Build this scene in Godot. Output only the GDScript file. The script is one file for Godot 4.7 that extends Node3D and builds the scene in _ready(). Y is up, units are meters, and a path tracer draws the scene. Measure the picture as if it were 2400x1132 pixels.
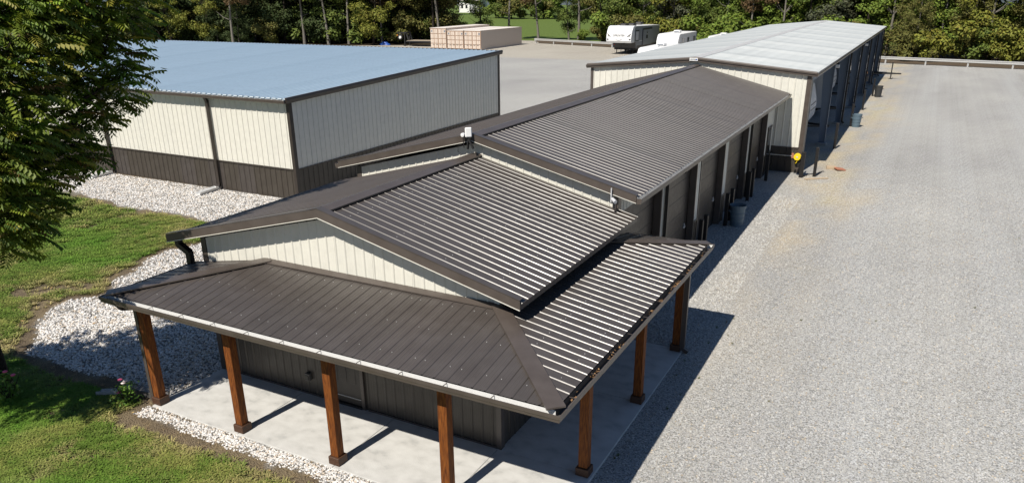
extends Node3D
# A drone's view of a small storage yard: office with wrap-round porch, garages, carport, storage building, gravel lot, lawn and woods.

class MB:
	var v := PackedVector3Array()
	var n := PackedVector3Array()
	var c := PackedColorArray()
	var col := Color(1, 1, 1)
	func tri(a: Vector3, b: Vector3, d: Vector3) -> void:
		var nn := (d - a).cross(b - a).normalized()
		v.append(a); v.append(b); v.append(d)
		n.append(nn); n.append(nn); n.append(nn)
		c.append(col); c.append(col); c.append(col)
	func quad(a: Vector3, b: Vector3, d: Vector3, e: Vector3) -> void:
		tri(a, b, d); tri(a, d, e)
	func tri_n(a: Vector3, b: Vector3, d: Vector3, na: Vector3, nb: Vector3, nd: Vector3) -> void:
		v.append(a); v.append(b); v.append(d)
		n.append(na); n.append(nb); n.append(nd)
		c.append(col); c.append(col); c.append(col)
	func hexa(p: Array) -> void:   # p[0..3] bottom ring, p[4..7] top ring, each counter-clockwise from above
		var m := Vector3.ZERO
		for q in p: m += q / 8.0
		fq(m, p[0], p[1], p[2], p[3]); fq(m, p[4], p[5], p[6], p[7])
		for i in 4:
			var j := (i + 1) % 4
			fq(m, p[i], p[j], p[j + 4], p[i + 4])
	func box(a: Vector3, b: Vector3) -> void:
		hexa([Vector3(a.x, a.y, b.z), Vector3(b.x, a.y, b.z), Vector3(b.x, a.y, a.z), Vector3(a.x, a.y, a.z), Vector3(a.x, b.y, b.z), Vector3(b.x, b.y, b.z), Vector3(b.x, b.y, a.z), Vector3(a.x, b.y, a.z)])
	func cbox(a: Vector3, b: Vector3, k: float) -> void:   # box with chamfered edges
		var m := (a + b) / 2.0
		var h := (b - a) / 2.0
		k = minf(k, minf(h.x, minf(h.y, h.z)) * 0.9)
		var P := {}
		for sx in [-1, 1]:
			for sy in [-1, 1]:
				for sz in [-1, 1]:
					P[Vector4i(sx, sy, sz, 0)] = m + Vector3(sx * h.x, sy * (h.y - k), sz * (h.z - k))
					P[Vector4i(sx, sy, sz, 1)] = m + Vector3(sx * (h.x - k), sy * h.y, sz * (h.z - k))
					P[Vector4i(sx, sy, sz, 2)] = m + Vector3(sx * (h.x - k), sy * (h.y - k), sz * h.z)
		for s in [-1, 1]:
			fq(m, P[Vector4i(s, -1, -1, 0)], P[Vector4i(s, 1, -1, 0)], P[Vector4i(s, 1, 1, 0)], P[Vector4i(s, -1, 1, 0)])
			fq(m, P[Vector4i(-1, s, -1, 1)], P[Vector4i(1, s, -1, 1)], P[Vector4i(1, s, 1, 1)], P[Vector4i(-1, s, 1, 1)])
			fq(m, P[Vector4i(-1, -1, s, 2)], P[Vector4i(1, -1, s, 2)], P[Vector4i(1, 1, s, 2)], P[Vector4i(-1, 1, s, 2)])
			for t in [-1, 1]:
				fq(m, P[Vector4i(s, t, -1, 0)], P[Vector4i(s, t, 1, 0)], P[Vector4i(s, t, 1, 1)], P[Vector4i(s, t, -1, 1)])
				fq(m, P[Vector4i(s, -1, t, 0)], P[Vector4i(s, 1, t, 0)], P[Vector4i(s, 1, t, 2)], P[Vector4i(s, -1, t, 2)])
				fq(m, P[Vector4i(-1, s, t, 1)], P[Vector4i(1, s, t, 1)], P[Vector4i(1, s, t, 2)], P[Vector4i(-1, s, t, 2)])
				for w in [-1, 1]:
					ft(m, P[Vector4i(s, t, w, 0)], P[Vector4i(s, t, w, 1)], P[Vector4i(s, t, w, 2)])
	func ft(m: Vector3, a: Vector3, b: Vector3, d: Vector3) -> void:   # triangle turned to face away from m
		if (d - a).cross(b - a).dot((a + b + d) / 3.0 - m) < 0.0: tri(a, d, b)
		else: tri(a, b, d)
	func fq(m: Vector3, a: Vector3, b: Vector3, d: Vector3, e: Vector3) -> void:
		ft(m, a, b, d); ft(m, a, d, e)
	func beam(a: Vector3, b: Vector3, w: float, h: float, up := Vector3.UP) -> void:   # bar of w x h from a to b
		var f := (b - a).normalized()
		var r := f.cross(up)
		if r.length() < 0.01: r = f.cross(Vector3.RIGHT)
		r = r.normalized()
		var u := r.cross(f).normalized()
		var q := []
		for p in [a, b]:
			for k in [[-1, -1], [1, -1], [1, 1], [-1, 1]]:
				q.append(p + r * (w / 2.0 * k[0]) + u * (h / 2.0 * k[1]))
		var m := (a + b) / 2.0
		fq(m, q[0], q[1], q[2], q[3]); fq(m, q[4], q[5], q[6], q[7])
		for i in 4:
			var j := (i + 1) % 4
			fq(m, q[i], q[j], q[j + 4], q[i + 4])
	func tube(pts: Array, rad: Array, seg := 8, caps := true) -> void:
		var rings := []
		for i in pts.size():
			var f: Vector3 = (pts[mini(i + 1, pts.size() - 1)] - pts[maxi(i - 1, 0)]).normalized()
			var r := f.cross(Vector3(0.13, 0.31, 0.94))
			if r.length() < 0.05: r = f.cross(Vector3.RIGHT)
			r = r.normalized()
			var u := r.cross(f).normalized()
			var ring := []
			for k in seg:
				var d := r * cos(TAU * k / seg) + u * sin(TAU * k / seg)
				ring.append([pts[i] + d * rad[i], d])
			rings.append(ring)
		for i in pts.size() - 1:
			for k in seg:
				var k2 := (k + 1) % seg
				var A = rings[i][k]; var B = rings[i][k2]; var C = rings[i + 1][k2]; var D = rings[i + 1][k]
				tri_n(A[0], B[0], C[0], A[1], B[1], C[1]); tri_n(A[0], C[0], D[0], A[1], C[1], D[1])
		if caps:
			for e in [0, pts.size() - 1]:
				for k in range(1, seg - 1):
					ft(pts[1 if e == 0 else e - 1], rings[e][0][0], rings[e][k][0], rings[e][k + 1][0])
	func lathe(prof: Array, seg := 20, at := Vector3.ZERO) -> void:   # prof: [r, y] pairs
		for i in prof.size() - 1:
			var a = prof[i]; var b = prof[i + 1]
			var nn := Vector2(b[1] - a[1], a[0] - b[0]).normalized()
			for k in seg:
				var t0 := TAU * k / seg
				var t1 := TAU * (k + 1) / seg
				var d0 := Vector3(cos(t0), 0, sin(t0)); var d1 := Vector3(cos(t1), 0, sin(t1))
				var n0 := d0 * nn.x + Vector3.UP * nn.y; var n1 := d1 * nn.x + Vector3.UP * nn.y
				var A: Vector3 = at + d0 * a[0] + Vector3.UP * a[1]; var B: Vector3 = at + d1 * a[0] + Vector3.UP * a[1]
				var C: Vector3 = at + d1 * b[0] + Vector3.UP * b[1]; var D: Vector3 = at + d0 * b[0] + Vector3.UP * b[1]
				tri_n(A, B, C, n0, n1, n1); tri_n(A, C, D, n0, n1, n0)
	func extrude(poly: Array, a: Vector3, u: Vector3, w: Vector3, along: Vector3) -> void:   # convex or star-shaped section in (u, w) from a, pushed by along
		var m := Vector3.ZERO
		var ring := []
		for p in poly:
			var q: Vector3 = a + u * p[0] + w * p[1]
			ring.append(q); m += q
		m = m / poly.size() + along / 2.0
		for i in ring.size():
			var j := (i + 1) % ring.size()
			fq(m, ring[i], ring[j], ring[j] + along, ring[i] + along)
		var pv := PackedVector2Array()
		for p in poly: pv.append(Vector2(p[0], p[1]))
		var ids := Geometry2D.triangulate_polygon(pv)
		for i in range(0, ids.size(), 3):
			ft(m, ring[ids[i]], ring[ids[i + 1]], ring[ids[i + 2]])
			ft(m, ring[ids[i]] + along, ring[ids[i + 1]] + along, ring[ids[i + 2]] + along)
	func mesh() -> ArrayMesh:
		var arr := []
		arr.resize(Mesh.ARRAY_MAX)
		arr[Mesh.ARRAY_VERTEX] = v
		arr[Mesh.ARRAY_NORMAL] = n
		arr[Mesh.ARRAY_COLOR] = c
		var m := ArrayMesh.new()
		m.add_surface_from_arrays(Mesh.PRIMITIVE_TRIANGLES, arr)
		return m

var M := {}
var taken := {}
var rng := RandomNumberGenerator.new()

func numbered(called: String) -> String:
	taken[called] = taken.get(called, -1) + 1
	return called if taken[called] == 0 else "%s_%03d" % [called, taken[called]]
func tag(o, label: String, category: String, group := ""):
	o.set_meta("label", label); o.set_meta("category", category)
	if group: o.set_meta("group", group)
	return o
func thing(called: String, label: String, category: String, at := Vector3.ZERO, turn := 0.0, group := "") -> Node3D:
	var o := Node3D.new()
	o.name = numbered(called); add_child(o)
	o.position = at; o.rotation.y = turn
	tag(o, label, category, group)
	return o
func obj(called: String, mb, m: Material, parent = null, at := Vector3.ZERO) -> MeshInstance3D:
	var o := MeshInstance3D.new()
	o.mesh = mb if mb is Mesh else mb.mesh()
	o.material_override = m
	o.position = at
	if parent == null:
		o.name = numbered(called); add_child(o)
	else:
		o.name = called; parent.add_child(o, true)
	return o
func struct(called: String, mb, m: Material) -> MeshInstance3D:
	var o := obj(called, mb, m)
	o.set_meta("kind", "structure")
	return o
func nothing() -> MB:
	return MB.new()
func boxed(a: Vector3, b: Vector3, k := 0.0) -> MB:
	var m := MB.new()
	if k > 0.0: m.cbox(a, b, k)
	else: m.box(a, b)
	return m

# ---- ground height: the lot rises gently away from the office
func G(_x: float, z: float) -> float:
	return lerpf(-0.06, 0.17, clampf(-z / 26.0, 0.0, 1.0))

# ---- materials
func lin(r: float, g: float, b: float) -> Color:
	return Color(r, g, b).linear_to_srgb()
func mat(called: String, r: float, g: float, b: float, rough := 0.7, metal := 0.0, spec := 0.5) -> StandardMaterial3D:
	var m := StandardMaterial3D.new()
	m.resource_name = called
	m.albedo_color = lin(r, g, b)
	m.roughness = rough; m.metallic = metal; m.metallic_specular = spec
	M[called] = m
	return m
func noise(freq: float, type := FastNoiseLite.TYPE_SIMPLEX_SMOOTH, oct := 4, sd := 1) -> FastNoiseLite:
	var f := FastNoiseLite.new()
	f.noise_type = type; f.frequency = freq; f.fractal_octaves = oct; f.seed = sd
	f.fractal_type = FastNoiseLite.FRACTAL_FBM if oct > 1 else FastNoiseLite.FRACTAL_NONE
	return f
func ramp(stops: Array) -> Gradient:
	var g := Gradient.new()
	g.offsets = PackedFloat32Array(stops.map(func(s): return s[0]))
	g.colors = PackedColorArray(stops.map(func(s): return s[1]))
	return g
func grey(t: float) -> Color:
	return Color(t, t, t)
func ntex(f: FastNoiseLite, g: Gradient, size := 512, normal := false, bump := 4.0, w := 0) -> NoiseTexture2D:
	var t := NoiseTexture2D.new()
	t.width = size if w == 0 else w; t.height = size
	t.seamless = true; t.noise = f
	t.generate_mipmaps = false
	if g: t.color_ramp = g
	t.as_normal_map = normal; t.bump_strength = bump
	return t
func tri_world(m: StandardMaterial3D, scale: Vector3) -> void:
	m.uv1_triplanar = true; m.uv1_world_triplanar = true; m.uv1_scale = scale

func make_materials() -> void:
	# painted sheet steel: faint chalking and dust speckle, uneven gloss
	var chalk := ntex(noise(0.012, FastNoiseLite.TYPE_SIMPLEX_SMOOTH, 5, 3), ramp([[0.0, grey(0.95)], [0.5, grey(0.985)], [1.0, grey(1.0)]]))
	var dust := ntex(noise(0.008, FastNoiseLite.TYPE_SIMPLEX_SMOOTH, 6, 4), ramp([[0.0, lin(0.74, 0.72, 0.70)], [0.5, lin(0.86, 0.85, 0.83)], [1.0, lin(1.0, 1.0, 1.0)]]))
	var gloss := ntex(noise(0.02, FastNoiseLite.TYPE_SIMPLEX_SMOOTH, 4, 9), ramp([[0.0, grey(0.75)], [1.0, grey(1.0)]]))
	for d in [["brown", 0.079, 0.069, 0.064, 0.38], ["brown_b", 0.074, 0.065, 0.060, 0.41], ["brown_c", 0.085, 0.074, 0.069, 0.36], ["brown_trim", 0.092, 0.076, 0.067, 0.4], ["brown_wall", 0.068, 0.058, 0.048, 0.5],
			["ivory", 0.70, 0.685, 0.615, 0.45], ["ivory_b", 0.685, 0.672, 0.605, 0.48], ["ivory_trim", 0.74, 0.72, 0.65, 0.45], ["black_trim", 0.016, 0.014, 0.013, 0.45], ["door_brown", 0.044, 0.037, 0.032, 0.5], ["brown_dark", 0.045, 0.036, 0.031, 0.45], ["ivory_soft", 0.72, 0.71, 0.655, 0.45]]:
		var m := mat(d[0], d[1], d[2], d[3], d[4])
		m.albedo_texture = dust if d[0].begins_with("brown") else chalk; m.roughness_texture = gloss
		tri_world(m, Vector3(0.45, 0.45, 0.45))
	# bare zinc-aluminium sheet
	var spangle := ntex(noise(0.09, FastNoiseLite.TYPE_CELLULAR, 1, 5), ramp([[0.0, grey(0.88)], [1.0, grey(1.0)]]))
	for d in [["galv", 0.25, 0.272, 0.288, 0.6], ["galv_b", 0.225, 0.247, 0.264, 0.62], ["galv_c", 0.268, 0.288, 0.302, 0.58], ["ridge_metal", 0.62, 0.61, 0.59, 0.6], ["blue_roof", 0.50, 0.625, 0.715, 0.5], ["blue_roof_b", 0.48, 0.605, 0.695, 0.52], ["blue_roof_c", 0.512, 0.637, 0.727, 0.48], ["steel", 0.55, 0.55, 0.54, 0.55]]:
		var m := mat(d[0], d[1], d[2], d[3], d[4], 0.3)
		m.albedo_texture = chalk; m.roughness_texture = gloss
		tri_world(m, Vector3(0.3, 0.3, 0.3))
	M.steel.albedo_texture = spangle
	mat("gutter_white", 0.66, 0.66, 0.645, 0.4)
	mat("white", 0.78, 0.78, 0.77, 0.45)
	mat("gel_white", 0.74, 0.75, 0.76, 0.3)
	mat("grey_side", 0.22, 0.24, 0.27, 0.35)
	mat("pale_side", 0.5, 0.51, 0.53, 0.4)
	mat("tan_side", 0.33, 0.30, 0.26, 0.45)
	mat("dark_side", 0.09, 0.085, 0.08, 0.5)
	mat("black", 0.02, 0.02, 0.021, 0.5)
	mat("rubber", 0.018, 0.018, 0.018, 0.85)
	mat("glass", 0.015, 0.018, 0.022, 0.08)
	mat("column_blue", 0.15, 0.19, 0.25, 0.5)
	mat("bollard", 0.010, 0.009, 0.009, 0.5)
	mat("bin_blue", 0.10, 0.15, 0.19, 0.55)
	mat("bin_dark", 0.035, 0.037, 0.038, 0.6)
	mat("yellow", 0.80, 0.58, 0.02, 0.45)
	mat("red", 0.45, 0.03, 0.025, 0.5)
	mat("blue", 0.02, 0.08, 0.35, 0.5)
	mat("amber", 0.75, 0.25, 0.02, 0.4)
	mat("terracotta", 0.36, 0.15, 0.09, 0.85)
	mat("block_tan", 0.42, 0.33, 0.23, 0.9)
	mat("container", 0.60, 0.51, 0.435, 0.55)
	mat("container_gap", 0.30, 0.20, 0.14, 0.8)  # door base seen between panels: recess shadow and rust mixed into one colour
	mat("container_roof", 0.72, 0.66, 0.60, 0.6)
	mat("lens", 0.8, 0.8, 0.78, 0.2)
	mat("pink", 0.75, 0.12, 0.25, 0.6)
	mat("pale_flower", 0.75, 0.62, 0.6, 0.6)
	mat("weathered", 0.32, 0.27, 0.2, 0.9)
	mat("litter", 0.30, 0.17, 0.07, 0.9)
	# stained timber: grain runs up the post
	var m := mat("timber", 1, 1, 1, 0.7, 0.0, 0.35)
	var gr := noise(0.02, FastNoiseLite.TYPE_SIMPLEX_SMOOTH, 5, 21)
	m.albedo_texture = ntex(gr, ramp([[0.0, lin(0.055, 0.016, 0.005)], [0.4, lin(0.135, 0.041, 0.009)], [0.6, lin(0.185, 0.058, 0.011)], [1.0, lin(0.25, 0.085, 0.017)]]), 512)
	m.normal_enabled = true; m.normal_texture = ntex(gr, null, 512, true, 3.0); m.normal_scale = 0.4
	tri_world(m, Vector3(3.0, 0.32, 3.0))
	m = mat("timber_base", 0.11, 0.05, 0.025, 0.6)
	m.albedo_texture = ntex(noise(0.03, FastNoiseLite.TYPE_SIMPLEX_SMOOTH, 4, 22), ramp([[0.0, grey(0.6)], [1.0, grey(1.0)]])); tri_world(m, Vector3(2, 2, 2))
	# broomed concrete with rain-washed blotches and broom streaks
	m = mat("concrete", 1, 1, 1, 0.85)
	m.albedo_texture = ntex(noise(0.006, FastNoiseLite.TYPE_SIMPLEX_SMOOTH, 7, 31), ramp([[0.0, lin(0.36, 0.36, 0.35)], [0.3, lin(0.47, 0.465, 0.445)], [0.6, lin(0.515, 0.51, 0.49)], [1.0, lin(0.56, 0.555, 0.535)]]), 1024)
	m.normal_enabled = true; m.normal_texture = ntex(noise(0.2, FastNoiseLite.TYPE_SIMPLEX_SMOOTH, 2, 32), null, 512, true, 2.0); m.normal_scale = 0.25
	tri_world(m, Vector3(0.3, 0.4, 0.42))
	m = mat("concrete_raw", 1, 1, 1, 0.9)
	m.albedo_texture = ntex(noise(0.03, FastNoiseLite.TYPE_SIMPLEX_SMOOTH, 5, 33), ramp([[0.0, lin(0.2, 0.2, 0.19)], [1.0, lin(0.45, 0.44, 0.42)]])); tri_world(m, Vector3(1, 1, 1))
	# crushed limestone: every stone its own tone
	m = mat("gravel", 1, 1, 1, 0.95, 0.0, 0.3)
	var cell := noise(0.035, FastNoiseLite.TYPE_CELLULAR, 1, 41)
	cell.cellular_return_type = FastNoiseLite.RETURN_CELL_VALUE; cell.cellular_jitter = 1.0
	m.albedo_texture = ntex(cell, ramp([[0.0, lin(0.20, 0.195, 0.185)], [0.2, lin(0.31, 0.305, 0.29)], [0.45, lin(0.41, 0.405, 0.39)], [0.62, lin(0.45, 0.415, 0.35)], [0.72, lin(0.46, 0.455, 0.44)], [0.9, lin(0.56, 0.55, 0.53)], [1.0, lin(0.66, 0.65, 0.62)]]), 2048)
	var celld := noise(0.035, FastNoiseLite.TYPE_CELLULAR, 1, 41)
	celld.cellular_return_type = FastNoiseLite.RETURN_DISTANCE; celld.cellular_jitter = 1.0
	m.normal_enabled = true; m.normal_texture = ntex(celld, null, 2048, true, 14.0); m.normal_scale = 0.9
	m.vertex_color_use_as_albedo = true
	tri_world(m, Vector3(0.6, 0.6, 0.6))
	# soil and thatch under the turf
	m = mat("soil", 1, 1, 1, 1.0, 0.0, 0.2)
	m.albedo_texture = ntex(noise(0.08, FastNoiseLite.TYPE_SIMPLEX_SMOOTH, 5, 51), ramp([[0.0, grey(0.45)], [0.5, grey(0.8)], [1.0, grey(1.0)]]), 1024)
	m.normal_enabled = true; m.normal_texture = ntex(noise(0.08, FastNoiseLite.TYPE_SIMPLEX_SMOOTH, 4, 52), null, 512, true, 8.0)
	m.vertex_color_use_as_albedo = true
	tri_world(m, Vector3(0.5, 0.5, 0.5))
	m = mat("field", 1, 1, 1, 1.0, 0.0, 0.2)
	m.albedo_texture = ntex(noise(0.03, FastNoiseLite.TYPE_SIMPLEX_SMOOTH, 6, 53), ramp([[0.0, lin(0.06, 0.095, 0.02)], [0.5, lin(0.10, 0.145, 0.035)], [1.0, lin(0.16, 0.19, 0.06)]]), 1024)
	tri_world(m, Vector3(0.05, 0.05, 0.05))
	for d in [["blade", 0.9], ["stone", 0.8], ["leaf", 0.55], ["leaf_far", 0.75]]:
		m = mat(d[0], 1, 1, 1, d[1], 0.0, 0.4)
		m.vertex_color_use_as_albedo = true
	M.leaf.backlight_enabled = true; M.leaf.backlight = Color(0.6, 0.65, 0.25)
	M.leaf_far.backlight_enabled = true; M.leaf_far.backlight = Color(0.3, 0.32, 0.15)
	M.blade.backlight_enabled = true; M.blade.backlight = Color(0.3, 0.32, 0.12)
	var bark := ntex(noise(0.05, FastNoiseLite.TYPE_SIMPLEX_SMOOTH, 5, 61), ramp([[0.0, grey(0.3)], [1.0, grey(1.0)]]))
	for d in [["bark_dark", 0.09, 0.075, 0.06], ["bark_pale", 0.42, 0.39, 0.34], ["bark_grey", 0.2, 0.18, 0.155]]:
		m = mat(d[0], d[1], d[2], d[3], 0.95, 0.0, 0.2)
		m.albedo_texture = bark; tri_world(m, Vector3(1.2, 0.35, 1.2))

# ---- ribbed sheet cladding: every sheet is a piece of its own
func rib_profile(pitch: float, count: int, base: float, top: float, high: float, minor: float) -> PackedVector2Array:
	var p := PackedVector2Array()
	for i in count:
		var o := pitch * i
		var s := (base - top) / 2.0
		p.append(Vector2(o, 0)); p.append(Vector2(o + s, high)); p.append(Vector2(o + s + top, high)); p.append(Vector2(o + base, 0))
		for k in [1.0, 2.0]:
			var q = o + base + (pitch - base) * k / 3.0
			p.append(Vector2(q - 0.012, 0)); p.append(Vector2(q, minor)); p.append(Vector2(q + 0.012, 0))
	p.append(Vector2(pitch * count, 0))
	return p
func at_u(poly: Array, u: float) -> float:
	if u <= poly[0][0]: return poly[0][1]
	for i in poly.size() - 1:
		if u <= poly[i + 1][0]:
			return lerpf(poly[i][1], poly[i + 1][1], (u - poly[i][0]) / maxf(poly[i + 1][0] - poly[i][0], 1e-6))
	return poly[-1][1]
# O is the corner, U runs across the sheets, V along them, N outwards; lo and hi are [u, v] lines between which the sheets are cut
func clad(called: String, parent: Node3D, mats: Array, O: Vector3, U: Vector3, V: Vector3, N: Vector3, prof: PackedVector2Array, u0: float, u1: float, lo: Array, hi: Array, gap := 0.0) -> void:
	var w := prof[-1].x
	var shared: ArrayMesh = null
	var flat: bool = lo.size() == 1 and hi.size() == 1
	var k := 0
	var u := u0
	while u < u1 - 0.02:
		var width := minf(w, u1 - u)
		var m: ArrayMesh = shared if flat and width >= w - 1e-4 else null
		if m == null:
			var mb := MB.new()
			for i in prof.size() - 1:
				var a := prof[i]; var b := prof[i + 1]
				if a.x >= width: break
				if b.x > width:
					b = a.lerp(b, (width - a.x) / (b.x - a.x))
				if i == prof.size() - 2: b.x -= gap
				var l0 := at_u(lo, u + a.x); var l1 := at_u(lo, u + b.x)
				var h0 := maxf(l0, at_u(hi, u + a.x)); var h1 := maxf(l1, at_u(hi, u + b.x))
				if h0 - l0 < 0.004 and h1 - l1 < 0.004: continue
				mb.quad(Vector3(a.x, l0, a.y), Vector3(a.x, h0, a.y), Vector3(b.x, h1, b.y), Vector3(b.x, l1, b.y))
			if mb.v.size() == 0:
				u += w; continue
			m = mb.mesh()
			if flat and width >= w - 1e-4: shared = m
		var o := MeshInstance3D.new()
		o.mesh = m
		o.material_override = mats[(k * 7 + k / 3) % mats.size()]
		o.name = called
		parent.add_child(o, true)
		var wav := sin(float(k) * 12.9898 + O.x * 3.1 + O.z * 1.7) * 43758.5453
		wav = (wav - floor(wav) - 0.5) * 2.0
		o.transform = Transform3D(Basis(U, V, N).rotated(V, 0.0035 * wav), O + U * u + N * (0.0016 * (1.0 + wav)))
		u += w; k += 1

# ---- shared building pieces
func rebase(o: Node3D, b: Vector3) -> void:   # move a thing's origin to its base without moving its parts
	for k in o.get_children():
		k.position -= b
	o.position += b
func chevron(xl: float, xm: float, xr: float, yl: float, ym: float, yr: float, th: float, z0: float, z1: float) -> MB:
	var m := MB.new()
	m.extrude([[xl, yl], [xm, ym], [xm, ym - th], [xl, yl - th]], Vector3(0, 0, z0), Vector3.RIGHT, Vector3.UP, Vector3(0, 0, z1 - z0))
	m.extrude([[xm, ym], [xr, yr], [xr, yr - th], [xm, ym - th]], Vector3(0, 0, z0), Vector3.RIGHT, Vector3.UP, Vector3(0, 0, z1 - z0))
	return m
# folded cap over a ridge or hip from a to b; d1 and d2 run down either side
func cap(a: Vector3, b: Vector3, d1: Vector3, d2: Vector3, w: float, lift: float) -> MB:
	var m := MB.new()
	var up := Vector3.UP * lift
	for d in [d1, d2]:
		var e: Vector3 = d * w
		var lip := Vector3.DOWN * 0.028
		m.quad(a + up, b + up, b + up + e, a + up + e)
		m.quad(a + up + e, b + up + e, b + up + e + lip, a + up + e + lip)
		m.quad(a + up, a + up + e, a + up + e + lip, a + up + lip)
		m.quad(b + up, b + up + e, b + up + e + lip, b + up + lip)
	return m
# eaves gutter: K-shaped trough along back line a-b, out is outwards, e0/e1 = extra mitre at the ends (1 outside corner, 0 square)
func gutter(called: String, parent: Node3D, a: Vector3, b: Vector3, out: Vector3, w: float, h: float, e0: float, e1: float, hang := 0.8, inside := "gutter_white") -> MeshInstance3D:
	var f := (b - a).normalized()
	var sh := MB.new()
	var inn := MB.new()
	var prof := [[0.0, 0.0], [0.0, -h], [w * 0.84, -h], [w * 0.87, -h * 0.66], [w * 0.98, -h * 0.52], [w, -0.02], [w, 0.0], [w - 0.016, 0.0], [w - 0.016, -0.012]]
	var fine := [[0.003, 0.0], [0.003, -h + 0.004], [w * 0.81, -h + 0.004], [w * 0.84, -h * 0.65], [w * 0.95, -h * 0.51], [w - 0.006, -0.02]]
	for s in [[sh, prof], [inn, fine]]:
		for i in s[1].size() - 1:
			var p = s[1][i]; var q = s[1][i + 1]
			var pa: Vector3 = a + out * p[0] - f * (p[0] * e0) + Vector3.UP * p[1]
			var qa: Vector3 = a + out * q[0] - f * (q[0] * e0) + Vector3.UP * q[1]
			var pb: Vector3 = b + out * p[0] + f * (p[0] * e1) + Vector3.UP * p[1]
			var qb: Vector3 = b + out * q[0] + f * (q[0] * e1) + Vector3.UP * q[1]
			s[0].quad(pa, pb, qb, qa)
	for e in [[a, e0], [b, e1]]:
		if e[1] == 0.0:
			for i in range(1, 5):
				sh.tri(e[0], e[0] + out * prof[i][0] + Vector3.UP * prof[i][1], e[0] + out * prof[i + 1][0] + Vector3.UP * prof[i + 1][1])
			sh.tri(e[0], e[0] + out * prof[5][0] + Vector3.UP * prof[5][1], e[0] + out * w)
	var o := obj(called, sh, M.brown_trim, parent)
	obj("lining", inn, M[inside], o)
	if hang > 0.0:
		var n := int(a.distance_to(b) / hang)
		var bar := MB.new()
		bar.beam(Vector3.ZERO, out * (w - 0.004), 0.014, 0.006)
		var bm := bar.mesh()
		for i in n:
			obj("hanger", bm, M.brown_trim, o, a + f * (hang * (i + 0.55)) + Vector3.DOWN * 0.008)
	return o
func spout(called: String, parent, pts: Array, m: Material, w := 0.075, d := 0.06) -> MeshInstance3D:
	var b := MB.new()
	for i in pts.size() - 1:
		var f: Vector3 = (pts[i + 1] - pts[i]).normalized()
		b.beam(pts[i] - f * 0.02 * float(i > 0), pts[i + 1] + f * 0.02 * float(i < pts.size() - 2), w, d, Vector3(0, 0, 1) if absf(f.y) > 0.5 else Vector3.UP)
	return obj(called, b, m, parent)

const S := 0.2425   # cosine and sine of a roof of 3 in 12
const C := 0.9701

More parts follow.
